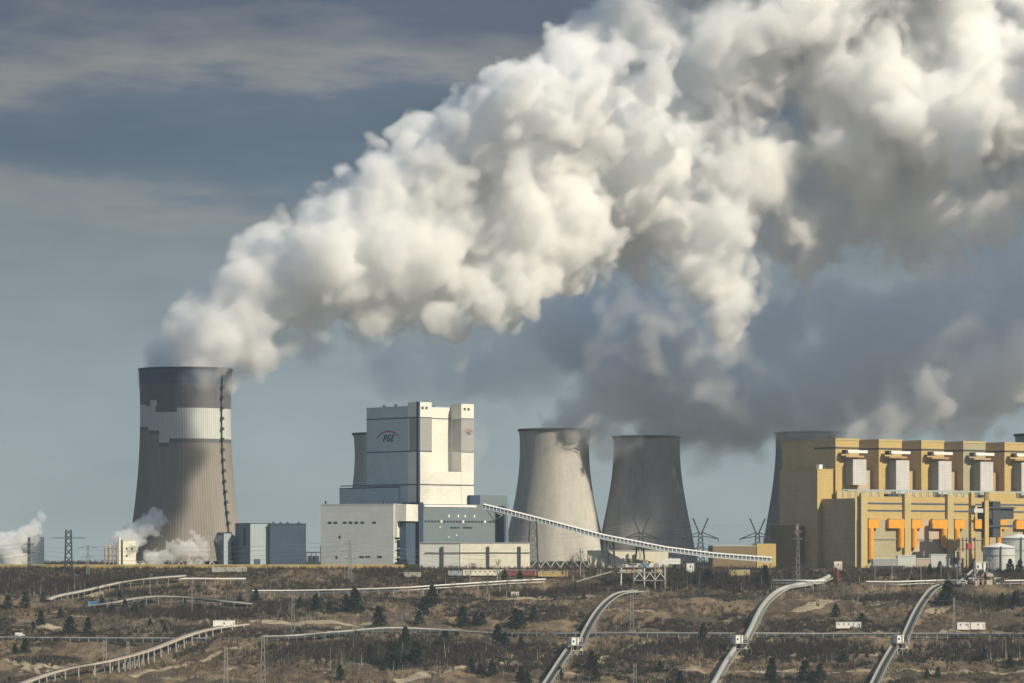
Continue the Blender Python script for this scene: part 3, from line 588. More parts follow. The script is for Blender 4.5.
# yellow wall along the plateau
loc, rz = frame(0, 3905, 0)
yw = tag(part('boundary_wall', 'ywall', None, (-520, -88, 3892, 3894, -3.0, 3.6)), 'long low yellow wall along the plateau edge in front of the tall tower', 'wall')
yw2 = tag(part('boundary_wall', 'ywall', None, (-525, -418, 3880, 3882, -9, 2.6)), 'taller short stretch of yellow wall at the far left edge', 'wall')
# ---------------------------------------------------------------- coal gallery, conveyors, pipelines
def spline(pts, n=8):
    p = np.array(pts, float); p = np.vstack([2 * p[0] - p[1], p, 2 * p[-1] - p[-2]]); out = []
    for i in range(1, len(p) - 2):
        for t in np.linspace(0, 1, n, endpoint=False):
            out.append(.5 * (2 * p[i] + (p[i + 1] - p[i - 1]) * t + (2 * p[i - 1] - 5 * p[i] + 4 * p[i + 1] - p[i + 2]) * t * t + (-p[i - 1] + 3 * p[i] - 3 * p[i + 1] + p[i + 2]) * t ** 3))
    return np.array(out + [p[-2]])
def walk(pts, step):                                                     # points every step metres, with heading
    pts = np.array(pts); d = np.r_[0, np.cumsum(np.linalg.norm(np.diff(pts, axis=0), axis=1))]; out = []
    for s in np.arange(step / 2, d[-1], step):
        i = min(np.searchsorted(d, s) - 1, len(pts) - 2); t = (s - d[i]) / max(1e-6, d[i + 1] - d[i]); h = pts[i + 1] - pts[i]
        out.append((pts[i] + (pts[i + 1] - pts[i]) * t, h / np.linalg.norm(h)))
    return out
def rect(a, b, c, d): return [(a, c), (b, c), (b, d), (a, d)]
def conveyor(name, pts, label, cat, strips, step, half, legm='galv', legw=.45, group=None, fins=None, brace=False):
    """strips: (part name, material, outline); legs stand every step metres, each pair with a head beam is one part."""
    o = np.array(pts[0]); root = empty(name, o, label=label, cat=cat, group=group); rel = [p - o for p in pts]
    for nm, m, pr in strips: q = MB(); q.sweep(rel, pr); q.build(nm, M[m], root)
    for p, h in walk(rel, step):
        q = MB(); s = Vector((h[1], -h[0], 0)).normalized(); b = Vector(p); zb = []
        for e in (-1, 1):
            top = b + s * e * half; w_ = top + Vector(o); g = gx(w_.x, w_.y) - o[2] - .4
            if top.z - .5 - g > .6: foot = (top.x + s.x * e * .5, top.y + s.y * e * .5, g); q.bar(foot, top - Vector((0, 0, .3)), legw); zb.append(g)
        if zb:
            q.bar(b - s * half - Vector((0, 0, .45)), b + s * half - Vector((0, 0, .45)), legw, .5); q.build('trestle', M[legm], root)
    if fins:
        nm, m, every, w_, h0, h1, off = fins
        for p, h in walk(rel, every):
            q = MB(); q.bar(Vector(p) + Vector((h[1] * off, -h[0] * off, h0)), Vector(p) + Vector((h[1] * off, -h[0] * off, h1)), w_); q.build(nm, M[m], root)
    return root
def onground(rows, lift, n=8):
    return spline([hit(a, b, l if (l := (c[0] if c else lift)) else 0) * (1, 1, 0) + (0, 0, hit(a, b, l)[2] + l) for a, b, *c in rows], n)
# inclined coal gallery
gp = [P(484, 506, 3925), P(509, 512, 3915), P(556, 524, 3900), P(603, 536.5, 3890), P(667, 549, 3880), P(714, 555, 3875), P(772, 559.5, 3870)]
g0 = np.array(gp[0]); gal = empty('coal_gallery', g0, label='long inclined white-roofed coal gallery climbing to the teal wing', cat='conveyor gallery')
rel = [np.array(p) - g0 for p in gp]
for nm, m, pr in (('roof', 'roofw', [(-2.6, 1.6), (0, 2.6), (2.6, 1.6), (2.6, 1.2), (-2.6, 1.2)]), ('side_wall', 'lblue', rect(-2.3, 2.3, -2.2, -.3)), ('window_strip', 'glass', rect(-2.25, 2.25, -.28, 1.18)), ('bottom_chord', 'roofw', rect(-2.6, 2.6, -2.9, -2.22))):
    q = MB(); q.sweep(rel, pr); q.build(nm, M[m], gal)
for p, h in walk(rel, 4.0):
    q = MB(); q.box(p[0] - .45, p[0] + .45, p[1] - 2.6, p[1] + 2.6, p[2] - 2.2, p[2] + 1.5); q.build('frame', M['roofw'], gal)
for px, row in ((533, 518.5), (610, 538), (640, 544), (690, 552.5)):
    q = MB(); p = P(px, row, 3893) - g0; zb = -g0[2] - .5
    for e in (-1, 1):
        q.bar((p[0] + e * 5, p[1] + 2, zb), (p[0] + e * 3.2, p[1] + 2, p[2] - 3), 1.5); q.bar((p[0] + e * 5, p[1] - 3, zb), (p[0] + e * 3.2, p[1] - 2, p[2] - 3), 1.5)
    hh = p[2] - 3 - zb; k = max(1, int(hh / 11))
    for j in range(k):
        za, zc = zb + hh * j / k, zb + hh * (j + 1) / k; wa = 5 - 1.8 * j / k; wc = 5 - 1.8 * (j + 1) / k
        q.bar((p[0] - wa, p[1] - 2.4, za), (p[0] + wc, p[1] - 2.4, zc), .45); q.bar((p[0] + wa, p[1] - 2.4, za), (p[0] - wc, p[1] - 2.4, zc), .45); q.bar((p[0] - wc, p[1] - 2.4, zc), (p[0] + wc, p[1] - 2.4, zc), .5)
    q.build('trestle', M['dark'], gal)
hd = MB(); p = P(489, 506, 3925) - g0
for a, b in (((2, 0, -3), (18, 0, -9)), ((18, 0, -9), (18, 0, -3)), ((2, 0, -3), (10, 0, -14)), ((10, 0, -14), (18, 0, -9)), ((2, 0, -16), (10, 0, -14))): hd.bar(a, b, .7)
hd.build('head_brace', M['lblue'], gal)
# drive and transfer stations
def station(px, row, Yoff, label, sc=1.0, rot=20, big=False):
    h = hit(px, row); root = empty('drive_station', (h[0], h[1] + Yoff, h[2]), R(rot), label=label, cat='drive station')
    W, D, Hh = 9 * sc, 7 * sc, 7 * sc
    for x in (-W / 2, 0, W / 2):
        for y in (-D / 2, D / 2): part('post', 'galv', root, (x - .3, x + .3, y - .3, y + .3, -5, Hh + 6 * sc))
    for z in (Hh * .45, Hh): part('deck', 'concrete', root, (-W / 2 - 1.5, W / 2 + 1.5, -D / 2 - 1.2, D / 2 + 1.2, z, z + .5))
    q = MB(); z = Hh + .5
    for x in np.linspace(-W / 2 - 1.4, W / 2 + 1.4, 9): q.bar((x, -D / 2 - 1.1, z), (x, -D / 2 - 1.1, z + 1.2), .16)
    q.bar((-W / 2 - 1.4, -D / 2 - 1.1, z + 1.2), (W / 2 + 1.4, -D / 2 - 1.1, z + 1.2), .2); q.build('railing', M['galv'], root)
    c = part('cabin', 'pwhite', root, (-W / 2 + .4, W * .18, -D / 2 + .6, D / 2, Hh + .51, Hh + 5.6 * sc)); part('roof', 'roofw', c, (-W / 2, W * .22, -D / 2 + .2, D / 2 + .4, Hh + 5.62 * sc, Hh + 6 * sc)); part('window', 'glass', c, (-W / 2 + 1.4, -W / 2 + 3, -D / 2 + .45, -D / 2 + .58, Hh + 2.4 * sc, Hh + 4 * sc))
    part('drive_motor', 'dark', root, (W * .22, W * .5, -D / 2 - .6, D / 4, Hh + .51, Hh + 2.6 * sc)); part('gearbox', 'yel2', root, (W * .25, W * .42, -D / 2 - 1.1, -D / 2 - .62, Hh * .45 + .51, Hh * .45 + 2.2)); part('chute', 'dark', root, (-W * .1, W * .2, -D / 2 - .9, 0, Hh * .45 + .51, Hh - .1))
    for e in (-1, 1):
        q = MB(); q.bar((e * W / 2, -D / 2 - .35, -1), (0, -D / 2 - .35, Hh * .45), .35); q.build('brace', M['galv'], root)
    q = MB(); q.bar((W / 2 + 1, -D / 2, Hh), (W / 2 + 6, -D / 2 - 3, -3), 1.3, .3); q.build('stair', M['galv'], root)
    if big:
        q = MB(); q.bar((-W / 2, 0, Hh + 6 * sc), (W / 2, 0, Hh + 6 * sc), .5)
        for x in (-W / 2, W / 4): q.bar((x, 0, Hh + 6 * sc), (x + W / 4, 0, Hh + 9 * sc), .3); q.bar((x + W / 2, 0, Hh + 6 * sc), (x + W / 4, 0, Hh + 9 * sc), .3)
        q.build('gantry', M['galv'], root)
    return root
OPEN = [('belt', 'rubber', [(-1.1, .9), (-.5, .62), (.5, .62), (1.1, .9), (.6, .3), (-.6, .3)]), ('near_walkway', 'galv', rect(-3.3, -1.45, .55, .8)), ('far_walkway', 'concrete', rect(1.7, 3.2, -.35, -.1)), ('handrail', 'galv', rect(-3.3, -3.14, .8, 1.9)), ('handrail', 'galv', rect(3.4, 3.56, -.1, 1.05)), ('girder', 'dark', rect(-1.4, 1.4, -.9, .28))]
CLOSED = [('tube_cover', 'pipe2', [(2.1 * math.cos(a), .4 + 2.1 * math.sin(a)) for a in np.linspace(-.5, math.pi + .5, 13)]), ('walkway', 'concrete', rect(2.3, 4.3, -1.6, -1.3)), ('girder', 'dark', rect(-1.6, 1.6, -1.6, -.7)), ('handrail', 'galv', rect(4.15, 4.3, -1.3, -.2))]
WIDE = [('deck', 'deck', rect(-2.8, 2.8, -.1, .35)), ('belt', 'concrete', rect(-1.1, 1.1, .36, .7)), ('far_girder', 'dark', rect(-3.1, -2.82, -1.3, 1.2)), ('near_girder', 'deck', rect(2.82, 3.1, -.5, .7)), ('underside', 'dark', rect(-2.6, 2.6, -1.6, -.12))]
LINE = [('belt', 'concrete', rect(-1.0, 1.0, .1, .4)), ('girder', 'dark', rect(-.8, .8, -2.0, .08)), ('handrail', 'galv', rect(-1.25, -1.05, .3, 1.3))]
LINED = [('belt', 'mast', rect(-1.0, 1.0, .1, .4)), ('girder', 'dark', rect(-.8, .8, -2.0, .08)), ('handrail', 'galv', rect(-1.25, -1.05, .3, 1.0))]
PIPE = [('white_pipe', 'pipe', [(.95 * math.cos(a), .95 * math.sin(a)) for a in np.linspace(0, 2 * math.pi, 10, endpoint=False)])]
PIPE2 = [('upper_pipe', 'pipe', [(1 + .7 * math.cos(a), 1.2 + .7 * math.sin(a)) for a in np.linspace(0, 2 * math.pi, 10, endpoint=False)]), ('lower_pipe', 'pipe', [(-1.6 + .65 * math.cos(a), -1.3 + .65 * math.sin(a)) for a in np.linspace(0, 2 * math.pi, 10, endpoint=False)])]
FIN = ('frame_post', 'galv', 7, .35, -.4, 1.9, -3.2)
FINW = ('roller_frame', 'rust', 5, .8, .3, 1.5, 1.6)
conveyor('belt_conveyor', onground([(536, 700, 4), (548, 683, 4), (560, 664, 4.5), (573, 645, 6)], 4), 'open belt conveyor below the white drive cabin, first of three running down the slope', 'belt conveyor', OPEN, 14, 2.6, fins=FIN)
conveyor('belt_conveyor', onground([(582, 645, 5), (586, 633, 4), (597, 614, 4), (608, 602, 3.4), (621, 594, 2.6), (641, 592, 2)], 4), 'open curved belt conveyor above the leftmost drive cabin', 'belt conveyor', OPEN, 14, 2.6, fins=FIN)
conveyor('belt_conveyor', onground([(702, 700, 4), (714, 683, 4), (724, 665, 4.5), (734, 650, 6)], 4), 'white covered belt conveyor below the middle drive cabin at the bottom edge', 'belt conveyor', CLOSED, 12, 2.6, fins=('walkway_post', 'dark', 6, .35, -1.6, -.1, 4.2))
conveyor('belt_conveyor', onground([(745, 640, 5), (750, 630, 4), (761, 608, 4), (772, 596, 3.6), (783, 589, 3), (800, 585, 3), (815, 582.5, 3), (823, 580, 4), (829, 577, 5)], 4), 'white covered belt conveyor curving up and right from the middle drive cabin', 'belt conveyor', CLOSED, 12, 2.6, fins=('walkway_post', 'dark', 6, .35, -1.6, -.1, 4.2))
conveyor('belt_conveyor', onground([(866, 700, 4), (875, 683, 4), (884, 665, 4.5), (895, 646, 6)], 4), 'open dark belt conveyor below the rightmost drive cabin', 'belt conveyor', OPEN, 14, 2.6, fins=FIN)
conveyor('belt_conveyor', onground([(903, 645, 5), (908, 632, 4), (917, 612, 4), (926, 598, 3.4), (933, 590, 3), (942, 586, 2), (958, 583, 2)], 4), 'open dark belt conveyor climbing from the rightmost drive cabin to the tan station', 'belt conveyor', OPEN, 14, 2.6, fins=FIN)
conveyor('belt_conveyor', onground([(960, 585, 2), (968, 578, 4), (976, 571, 6)], 3), 'short tan belt conveyor under the tan transfer station at the right', 'belt conveyor', OPEN, 12, 2.6)
station(575, 655, 0, 'drive station with a white cabin on the leftmost of three downhill conveyors', 1.15, 25)
station(739, 654, 0, 'drive station with a white cabin between the two white covered conveyors', 1.2, 25)
station(900, 653, 0, 'drive station with a white cabin on the rightmost dark conveyor', 1.15, 25)
tt = station(982, 584, 0, 'tan transfer station with a small white house below the white tanks', 1.6, 6, True)
for k in range(30):
    x = rng.uniform(-20, 16); z = (1, 5, 9, 11.8)[k % 4] if -8 < x < 8 else (0, 3)[k % 2]
    part('machine', ('deck', 'concrete', 'yel2', 'dark', 'rust', 'pale')[k % 6], tt, (x, x + rng.uniform(2, 6), -9 + (k % 3) * 2.4, -7.4 + (k % 3) * 2.4, z - 2, z + rng.uniform(1.2, 3.4)))
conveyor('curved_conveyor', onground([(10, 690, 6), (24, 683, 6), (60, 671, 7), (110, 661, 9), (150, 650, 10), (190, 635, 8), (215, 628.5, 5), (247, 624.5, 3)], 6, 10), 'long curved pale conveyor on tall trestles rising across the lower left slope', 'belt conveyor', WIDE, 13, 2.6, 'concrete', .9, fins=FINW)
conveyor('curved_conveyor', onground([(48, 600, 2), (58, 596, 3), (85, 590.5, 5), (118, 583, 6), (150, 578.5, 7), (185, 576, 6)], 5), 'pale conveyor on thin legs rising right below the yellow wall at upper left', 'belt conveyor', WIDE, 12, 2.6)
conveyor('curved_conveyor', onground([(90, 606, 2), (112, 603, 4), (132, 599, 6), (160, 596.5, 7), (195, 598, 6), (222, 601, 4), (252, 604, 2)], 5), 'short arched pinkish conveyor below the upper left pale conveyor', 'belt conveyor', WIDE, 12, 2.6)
conveyor('level_conveyor', onground([(-45, 638, 2.6), (40, 638, 2.6), (120, 638.5, 2.6), (205, 639, 2.6)], 2.6), 'thin dark level conveyor crossing the left slope behind the long curved conveyor', 'belt conveyor', LINED, 8, .9, 'galv', .5)
conveyor('level_conveyor', onground([(262, 637, 2.6), (285, 636.5, 4), (305, 635.5, 5), (330, 633, 5), (345, 632, 4), (390, 628.5, 4), (440, 630.5, 3), (500, 634, 2.6), (512, 634, 2.6)], 2.6), 'thin pale level conveyor with a slight hump left of the leftmost drive cabin', 'belt conveyor', LINE, 9, .9, 'mast', .5)
conveyor('level_conveyor', onground([(514, 634, 2.6), (560, 634, 2.6), (640, 634, 2.6), (735, 634, 2.6)], 2.6), 'thin dark level conveyor between the leftmost and the middle drive cabins', 'belt conveyor', LINED, 9, .9, 'galv', .5)
conveyor('level_conveyor', onground([(752, 634, 2.6), (820, 634, 2.6), (900, 634, 2.6), (1000, 634, 2.6), (1080, 634, 2.6)], 2.6), 'thin dark level conveyor crossing the right slope past the white cabins', 'belt conveyor', LINED, 9, .9, 'galv', .5)
conveyor('pipeline', onground([(252, 592, 4), (300, 592, 4), (345, 591, 4), (400, 589, 5), (450, 586, 5), (500, 583, 5), (545, 580.5, 5)], 4), 'double white pipeline on low supports running below the tall boiler house', 'pipeline', PIPE2, 14, 1.6)
conveyor('pipeline', onground([(773, 582, 5), (800, 582, 5), (824, 582, 5)], 5), 'short white pipeline ending at the top of the middle covered conveyor', 'pipeline', PIPE2, 12, 1.6)
conveyor('pipeline', onground([(866, 583, 5), (900, 583, 5), (940, 582, 5), (966, 582, 5)], 5), 'white double pipeline between the dark conveyor and the tan station', 'pipeline', PIPE2, 12, 1.6)
conveyor('pipeline', onground([(1004, 582, 5), (1040, 582, 5), (1080, 582, 5)], 5), 'white pipeline running out of the right edge from the tan station', 'pipeline', PIPE2, 12, 1.6)
conveyor('pipeline', onground([(150, 580, 4), (185, 579, 4), (222, 579, 4), (246, 579, 4)], 4), 'short white pipeline at the head of the upper left pale conveyor', 'pipeline', PIPE, 12, 1.2)
# steel transfer station in the middle
h = hit(642, 586); ts = empty('transfer_station', h, R(4), label='big cluttered steel transfer station with white braces in front of the cream shed', cat='transfer station')
for x in (-20, -8, 2, 12, 22):
    for y in (-4, 4): part('post', 'pwhite' if x in (-20, 2) else 'galv', ts, (x - .4, x + .4, y - .4, y + .4, -4, 20 if x > -20 else 17))
for z, a, b in ((5, -9, 23), (12.5, -24, 20), (17.5, -24, 16), (21, -12, 8)): part('deck', 'galv', ts, (a, b, -5, 5, z, z + .6))
for k in range(52):
    x, z = rng.uniform(-23, 16), (13.1, 18.1, 21.6)[k % 3]
    if z > 20: x = rng.uniform(-11, 6)
    part('machine', ('concrete', 'pwhite', 'dark', 'rust', 'steel', 'yel2')[k % 6], ts, (x, x + rng.uniform(2, 6.5), -5.2 + (k % 4) * 2.2, -3.3 + (k % 4) * 2.2, z, z + rng.uniform(1.4, 3.6)))
part('blue_box', 'sblue', ts, (1, 4.4, -5.6, -3, 18.1, 21.5))
for x in (-8, 2, 12): q = MB(); q.bar((x, -5.3, 5.6), (x + 5, -5.3, 12.4), .5); q.bar((x + 10, -5.3, 5.6), (x + 5, -5.3, 12.4), .5); q.build('brace', M['pwhite'], ts)
q = MB()
for x in np.arange(-24, 16, 2.5): q.bar((x, -5, 18), (x, -5, 19.4), .2)
q.bar((-24, -5, 19.4), (16, -5, 19.4), .25); q.build('railing', M['galv'], ts)
q = MB(); q.bar((-24, 0, 15), (-62, 6, 4), 3, 1.2); q.build('incline', M['concrete'], ts)
h = hit(671, 572); rt = empty('tank_wagon', (h[0], h[1], h[2] + 6), 0, label='white box tank standing right of the steel transfer station', cat='tank')
part('body', 'pwhite', rt, (-9, 9, -2, 2, 1.5, 7)); part('stand', 'dark', rt, (-8, -7, -1.8, 1.8, -8, 1.45), (7, 8, -1.8, 1.8, -8, 1.45)); part('hatch', 'steel', rt, (-1, 1, -1, 1, 7.05, 7.8))
# cabins, trailers, huts
def cabin(px0, px1, row, hgt, label, name='site_cabin', cat='cabin', wall='pwhite', roof='roofw', rot=2, wheels=False, lift=0, nwin=3):
    h = hit(.5 * (px0 + px1), row); W = (px1 - px0) * h[1] / F; root = empty(name, (h[0], h[1], h[2] + lift), R(rot), label=label, cat=cat)
    z0 = .9 if wheels else -.8
    b = part('body', wall, root, (-W / 2, W / 2, -1.4, 1.4, z0, hgt)); part('roof', roof, root, (-W / 2 - .2, W / 2 + .2, -1.6, 1.6, hgt + .02, hgt + .35))
    for k in range(nwin): x = -W / 2 + W * (k + .5) / nwin; part('window', 'glass', b, (x - .55, x + .55, -1.46, -1.41, hgt * .5, hgt * .8))
    part('door', 'steel', b, (W / 2 - 1.7, W / 2 - .8, -1.46, -1.41, max(0, z0), hgt * .75))
    if wheels:
        for x in (-W * .3, -W * .22, W * .3):
            q = MB(); q.tube([(x, -1.5, .5), (x, -1.15, .5)], .55, 12); q.build('wheel', M['rubber'], root)
    return root
cabin(213, 235, 629.5, 6.4, 'white box trailer standing at the top end of the long curved conveyor', 'box_trailer', 'trailer', wheels=True, lift=1.0, rot=8, nwin=1)
cabin(836, 861, 630, 4.4, 'long white site cabin by the level conveyor, left of the dark conveyor', rot=2, nwin=5, lift=2.2)
cabin(957, 969.5, 631, 5.4, 'white site cabin beside the thin mast, left one of two', nwin=2, lift=2)
cabin(970.5, 985, 631, 5.2, 'white site cabin with a wide dark door, right one of two beside the mast', nwin=1, lift=2)
cabin(88, 109, 605, 3, 'low blue-roofed shelter at the left end of the arched pinkish conveyor', 'shelter', 'shelter', 'sblue', 'sblue')
cabin(140, 153, 603.5, 3.2, 'small white-roofed shed under the arched pinkish conveyor', 'shed', 'shed', 'concrete', 'roofw')
cabin(511, 519, 597, 4.5, 'tiny white hut among bare trees below the pipeline', 'hut', 'hut', 'pwhite', 'roofw', nwin=1)
cabin(686.5, 694, 573, 8, 'white square hut right of the white box tank', 'hut', 'hut', 'pwhite', 'pale', nwin=1, lift=1)
cabin(834, 842, 570, 9, 'pale square hut below the left wall of the yellow boiler house', 'hut', 'hut', 'cream', 'pale', nwin=1, lift=-1)
cabin(729, 750, 577, 5.5, 'low yellowish shed below the brown and yellow box', 'shed', 'shed', 'yel2', 'pale', nwin=2, lift=1)
cabin(404, 421, 578, 3.6, 'low white shed with a yellow roof edge below the warm grey hall', 'shed', 'shed', 'concrete', 'ywall', nwin=2, lift=1.5)
cabin(463, 502, 577, 4.5, 'long cream low building with a white roof behind bare trees below the storage front', 'shed', 'shed', 'cream', 'roofw', nwin=8, lift=2)
cabin(503, 537, 577, 4.5, 'long low shed with a dark red wall right of the cream low building', 'shed', 'shed', 'redroof', 'pale', nwin=5, lift=2)
cabin(448, 462, 577, 4, 'low dark red roofed shed with pale blue wall left of the cream low building', 'shed', 'shed', 'lblue', 'redroof', nwin=2, lift=2)
cabin(538, 568, 578, 4.2, 'low shed with an ochre wall below the sunlit tower', 'shed', 'shed', 'ywall', 'pale', nwin=3, lift=2)
cabin(212, 247, 573, 3.5, 'flat white roofed shed behind the short white pipeline', 'shed', 'shed', 'concrete', 'roofw', nwin=4, lift=1.5)
cabin(870, 905, 570, 3, 'long low shed with a yellow roof before the yellow front hall', 'shed', 'shed', 'dark', 'yel2', nwin=3, lift=1)
h = hit(20, 637.5); v = empty('van', (h[0], h[1], h[2] + .5), R(3), label='white van parked by the level conveyor at the far left', cat='van')
q = MB(); q.sweep([(0, -1.3, 0), (0, 1.3, 0)], [(-4.2, .5), (4.2, .5), (4.2, 1.9), (3.0, 2.2), (2.2, 3.5), (-4.2, 3.6)]); q.build('body', M['pwhite'], v); part('windscreen', 'glass', v, (2.3, 2.9, -1.36, 1.36, 2.3, 3.0))
for x in (-2.7, 2.6): q = MB(); q.tube([(x, -1.42, .5), (x, -1.1, .5)], .6, 12); q.build('wheel', M['rubber'], v)
# ---------------------------------------------------------------- pylons and masts
def lattice(q, w0, w1, H, n, r=.3, z0=-1.0):
    zs = [z0 + (H - z0) * (1 - (1 - i / n) ** 1.2) for i in range(n + 1)]; wd = lambda z: w0 + (w1 - w0) * (z - z0) / (H - z0)
    cs = [(-1, -1), (1, -1), (1, 1), (-1, 1)]
    for i in range(n):
        a, b = wd(zs[i]) / 2, wd(zs[i + 1]) / 2
        for k in range(4):
            c, d = cs[k], cs[(k + 1) % 4]
            q.bar((c[0] * a, c[1] * a, zs[i]), (c[0] * b, c[1] * b, zs[i + 1]), r); q.bar((c[0] * a, c[1] * a, zs[i]), (d[0] * b, d[1] * b, zs[i + 1]), r * .6); q.bar((d[0] * a, d[1] * a, zs[i]), (c[0] * b, c[1] * b, zs[i + 1]), r * .6)
    return q
def vpylon(px, Y, H, label):
    root = empty('pylon', ((px - 512) * Y / F, Y, 0), label=label, cat='pylon')
    lattice(MB(), 9, 3.2, H * .72, 7, .9).build('lattice_body', M['dark'], root)
    for e in (-1, 1):
        q = MB(); q.bar((e * 1, 0, H * .68), (e * H * .155, 0, H), 1.4); q.bar((e * 1, .8, H * .70), (e * H * .155, .8, H), .8); q.build('horn', M['dark'], root)
        for z, L in ((H * .66, .36), (H * .36, .34)):
            q = MB(); q.bar((e * 1.4, 0, z + 3), (e * H * L, 0, z - H * .08), 1.0); q.bar((e * 1.4, 0, z - 1), (e * H * L, 0, z - H * .08), 1.0); q.build('cross_arm', M['dark'], root)
            q = MB(); q.tube([(e * H * L, 0, z - H * .08), (e * H * L, 0, z - H * .08 - 3)], .3, 6); q.build('insulator', M['dark'], root)
    return root
vpylon(641, 4200, 52, 'dark pylon with V-shaped horns in front of the shaded cooling tower')
vpylon(700.5, 4180, 52, 'dark pylon with V-shaped horns just right of the shaded cooling tower, clear against the sky')
vpylon(757.5, 4220, 52, 'dark pylon with V-shaped horns left of the tower behind the yellow boiler house')
def mast(px, row, top, label, w0=3.0, w1=1.4, arms=(), m='mast', r=.28, name='lattice_mast', cat='mast'):
    h = hit(px, row); H = (row - top) * h[1] / F; root = empty(name, h, label=label, cat=cat); lattice(MB(), w0, w1, H, max(4, int(H / 6)), r).build('lattice_body', M[m], root)
    for z, L in arms:
        q = MB()
        for e in (-1, 1): q.bar((0, 0, H * z + 1.2), (e * L, 0, H * z), .35); q.bar((0, 0, H * z - .4), (e * L, 0, H * z), .35)
        q.build('cross_arm', M[m], root)
    return root
mast(350, 582, 540, 'grey pylon with three cross arms before the warm grey hall', 4, 1.4, ((.9, 6), (.72, 9), (.55, 6)), name='pylon', cat='pylon', r=.4)
mast(29, 578, 537, 'dark pylon with short arms in front of the pale silo block', 2.6, 1.4, ((.82, 5), (.62, 6)), name='pylon', cat='pylon', m='dark', r=.5)
mast(68.5, 571, 530, 'dark dense pylon with wide drooping arms right of the pale silo block', 7, 5, ((.80, 17), (.2, 15)), name='pylon', cat='pylon', m='dark', r=.8)
mast(88, 576, 545, 'faint pylon with two arms just left of the cream silo works', 3, 1.2, ((.9, 9), (.6, 7)), name='pylon', cat='pylon', r=.3)
mast(798, 587, 523, 'thin pale pylon with small arms before the shady left wall of the yellow boiler house', 4, 1.2, ((.86, 4), (.75, 5)), name='pylon', cat='pylon', r=.3)
mast(105, 668, 640, 'faint lattice mast above the left part of the long curved conveyor', 3, 2, m='galv', r=.2)
mast(128, 662, 641, 'short faint lattice mast behind the middle of the long curved conveyor', 2.4, 1.6, m='galv', r=.2)
mast(226, 684, 646, 'lattice mast standing on bare grass below the white box trailer', 3.6, 2, m='galv', r=.2)
mast(263, 686, 637, 'tall lattice mast right of the white box trailer at the bottom edge', 4, 2, m='galv', r=.2)
mast(293, 634, 590, 'grey lattice mast crossing the pipeline at its left end', 3.4, 1.6, r=.25)
mast(632, 634, 588, 'lattice mast right of the curved open conveyor', 3.6, 2, m='galv', r=.25)
mast(635, 690, 664, 'lattice mast at the bottom edge right of the leftmost drive station', 3.4, 2, m='galv', r=.2)
mast(954, 633, 598, 'thin lattice mast left of the two white cabins', 2, 1.2, m='galv', r=.2)
mast(960, 577, 560, 'short lattice mast on the plateau left of the tan station', 2, 1.2, m='galv', r=.25)
mast(838, 582, 571, 'small red-topped post frame by the top of the middle covered conveyor', 2, 1.2, m='red', r=.4, name='post_frame', cat='post')
# lamp posts along the plateau pipeline
for k, (px, row, top) in enumerate(((875, 582, 563), (892, 582, 565), (921, 583, 566), (941, 582, 563), (957, 582, 566), (470, 590, 566), (500, 592, 570), (150, 596, 575), (215, 600, 578), (192, 612, 588))):
    h = hit(px, row); H = (row - top) * h[1] / F; lp = empty('lamp_post', h, label='thin grey lamp post along the plateau pipelines and conveyors', cat='lamp post', group='lamp posts along the pipelines')
    q = MB(); q.tube([(0, 0, -1), (0, 0, H)], [.32, .2], 6); q.build('pole', M['galv'], lp); q = MB(); q.bar((0, 0, H - .1), (1.8, 0, H + .3), .25); q.build('lamp_arm', M['galv'], lp); q = MB(); q.box(1.2, 2.6, -.3, .3, H + .2, H + .5); q.build('lamp_head', M['pwhite'], lp)
def wires(pts, label, n=3, sag=5, r=.10, spread=None):
    q = MB()
    for a, b in zip(pts, pts[1:]):
        for k in range(n):
            o = spread[k] if spread else (0, 0, -k * 6); q.tube([(np.array(a) + o) * (1 - t) + (np.array(b) + o) * t - np.array((0, 0, 4 * sag * t * (1 - t))) for t in np.linspace(0, 1, 9)], r, 4, caps=False)
    tag(q.build('power_line', M['mast']), label, 'power line')
wires([P(500, 545, 4150), P(641, 530, 4200), P(700.5, 530, 4180), P(757.5, 530, 4220), P(900, 532, 4260)], 'thin power line strung between the three V-horned pylons', 4, 4, .11, [(0, 0, 8), (0, 0, 4), (0, 0, -9), (0, 0, -13)])
wires([P(-60, 548, 4100), P(29, 546, 3870), P(86, 550, 3900), P(350, 545, 3790), P(520, 560, 3900)], 'thin power line crossing in front of the left tower and the warm grey hall', 4, 4, .11, [(0, 0, 4), (0, 0, 0), (0, 0, -5), (0, 0, -9)])
wires([P(-60, 590, 3500), P(293, 592, 3660), P(632, 590, 3640), P(954, 600, 3640), P(1100, 606, 3640)], 'thin power line strung across the slope from mast to mast', 2, 6, .07)
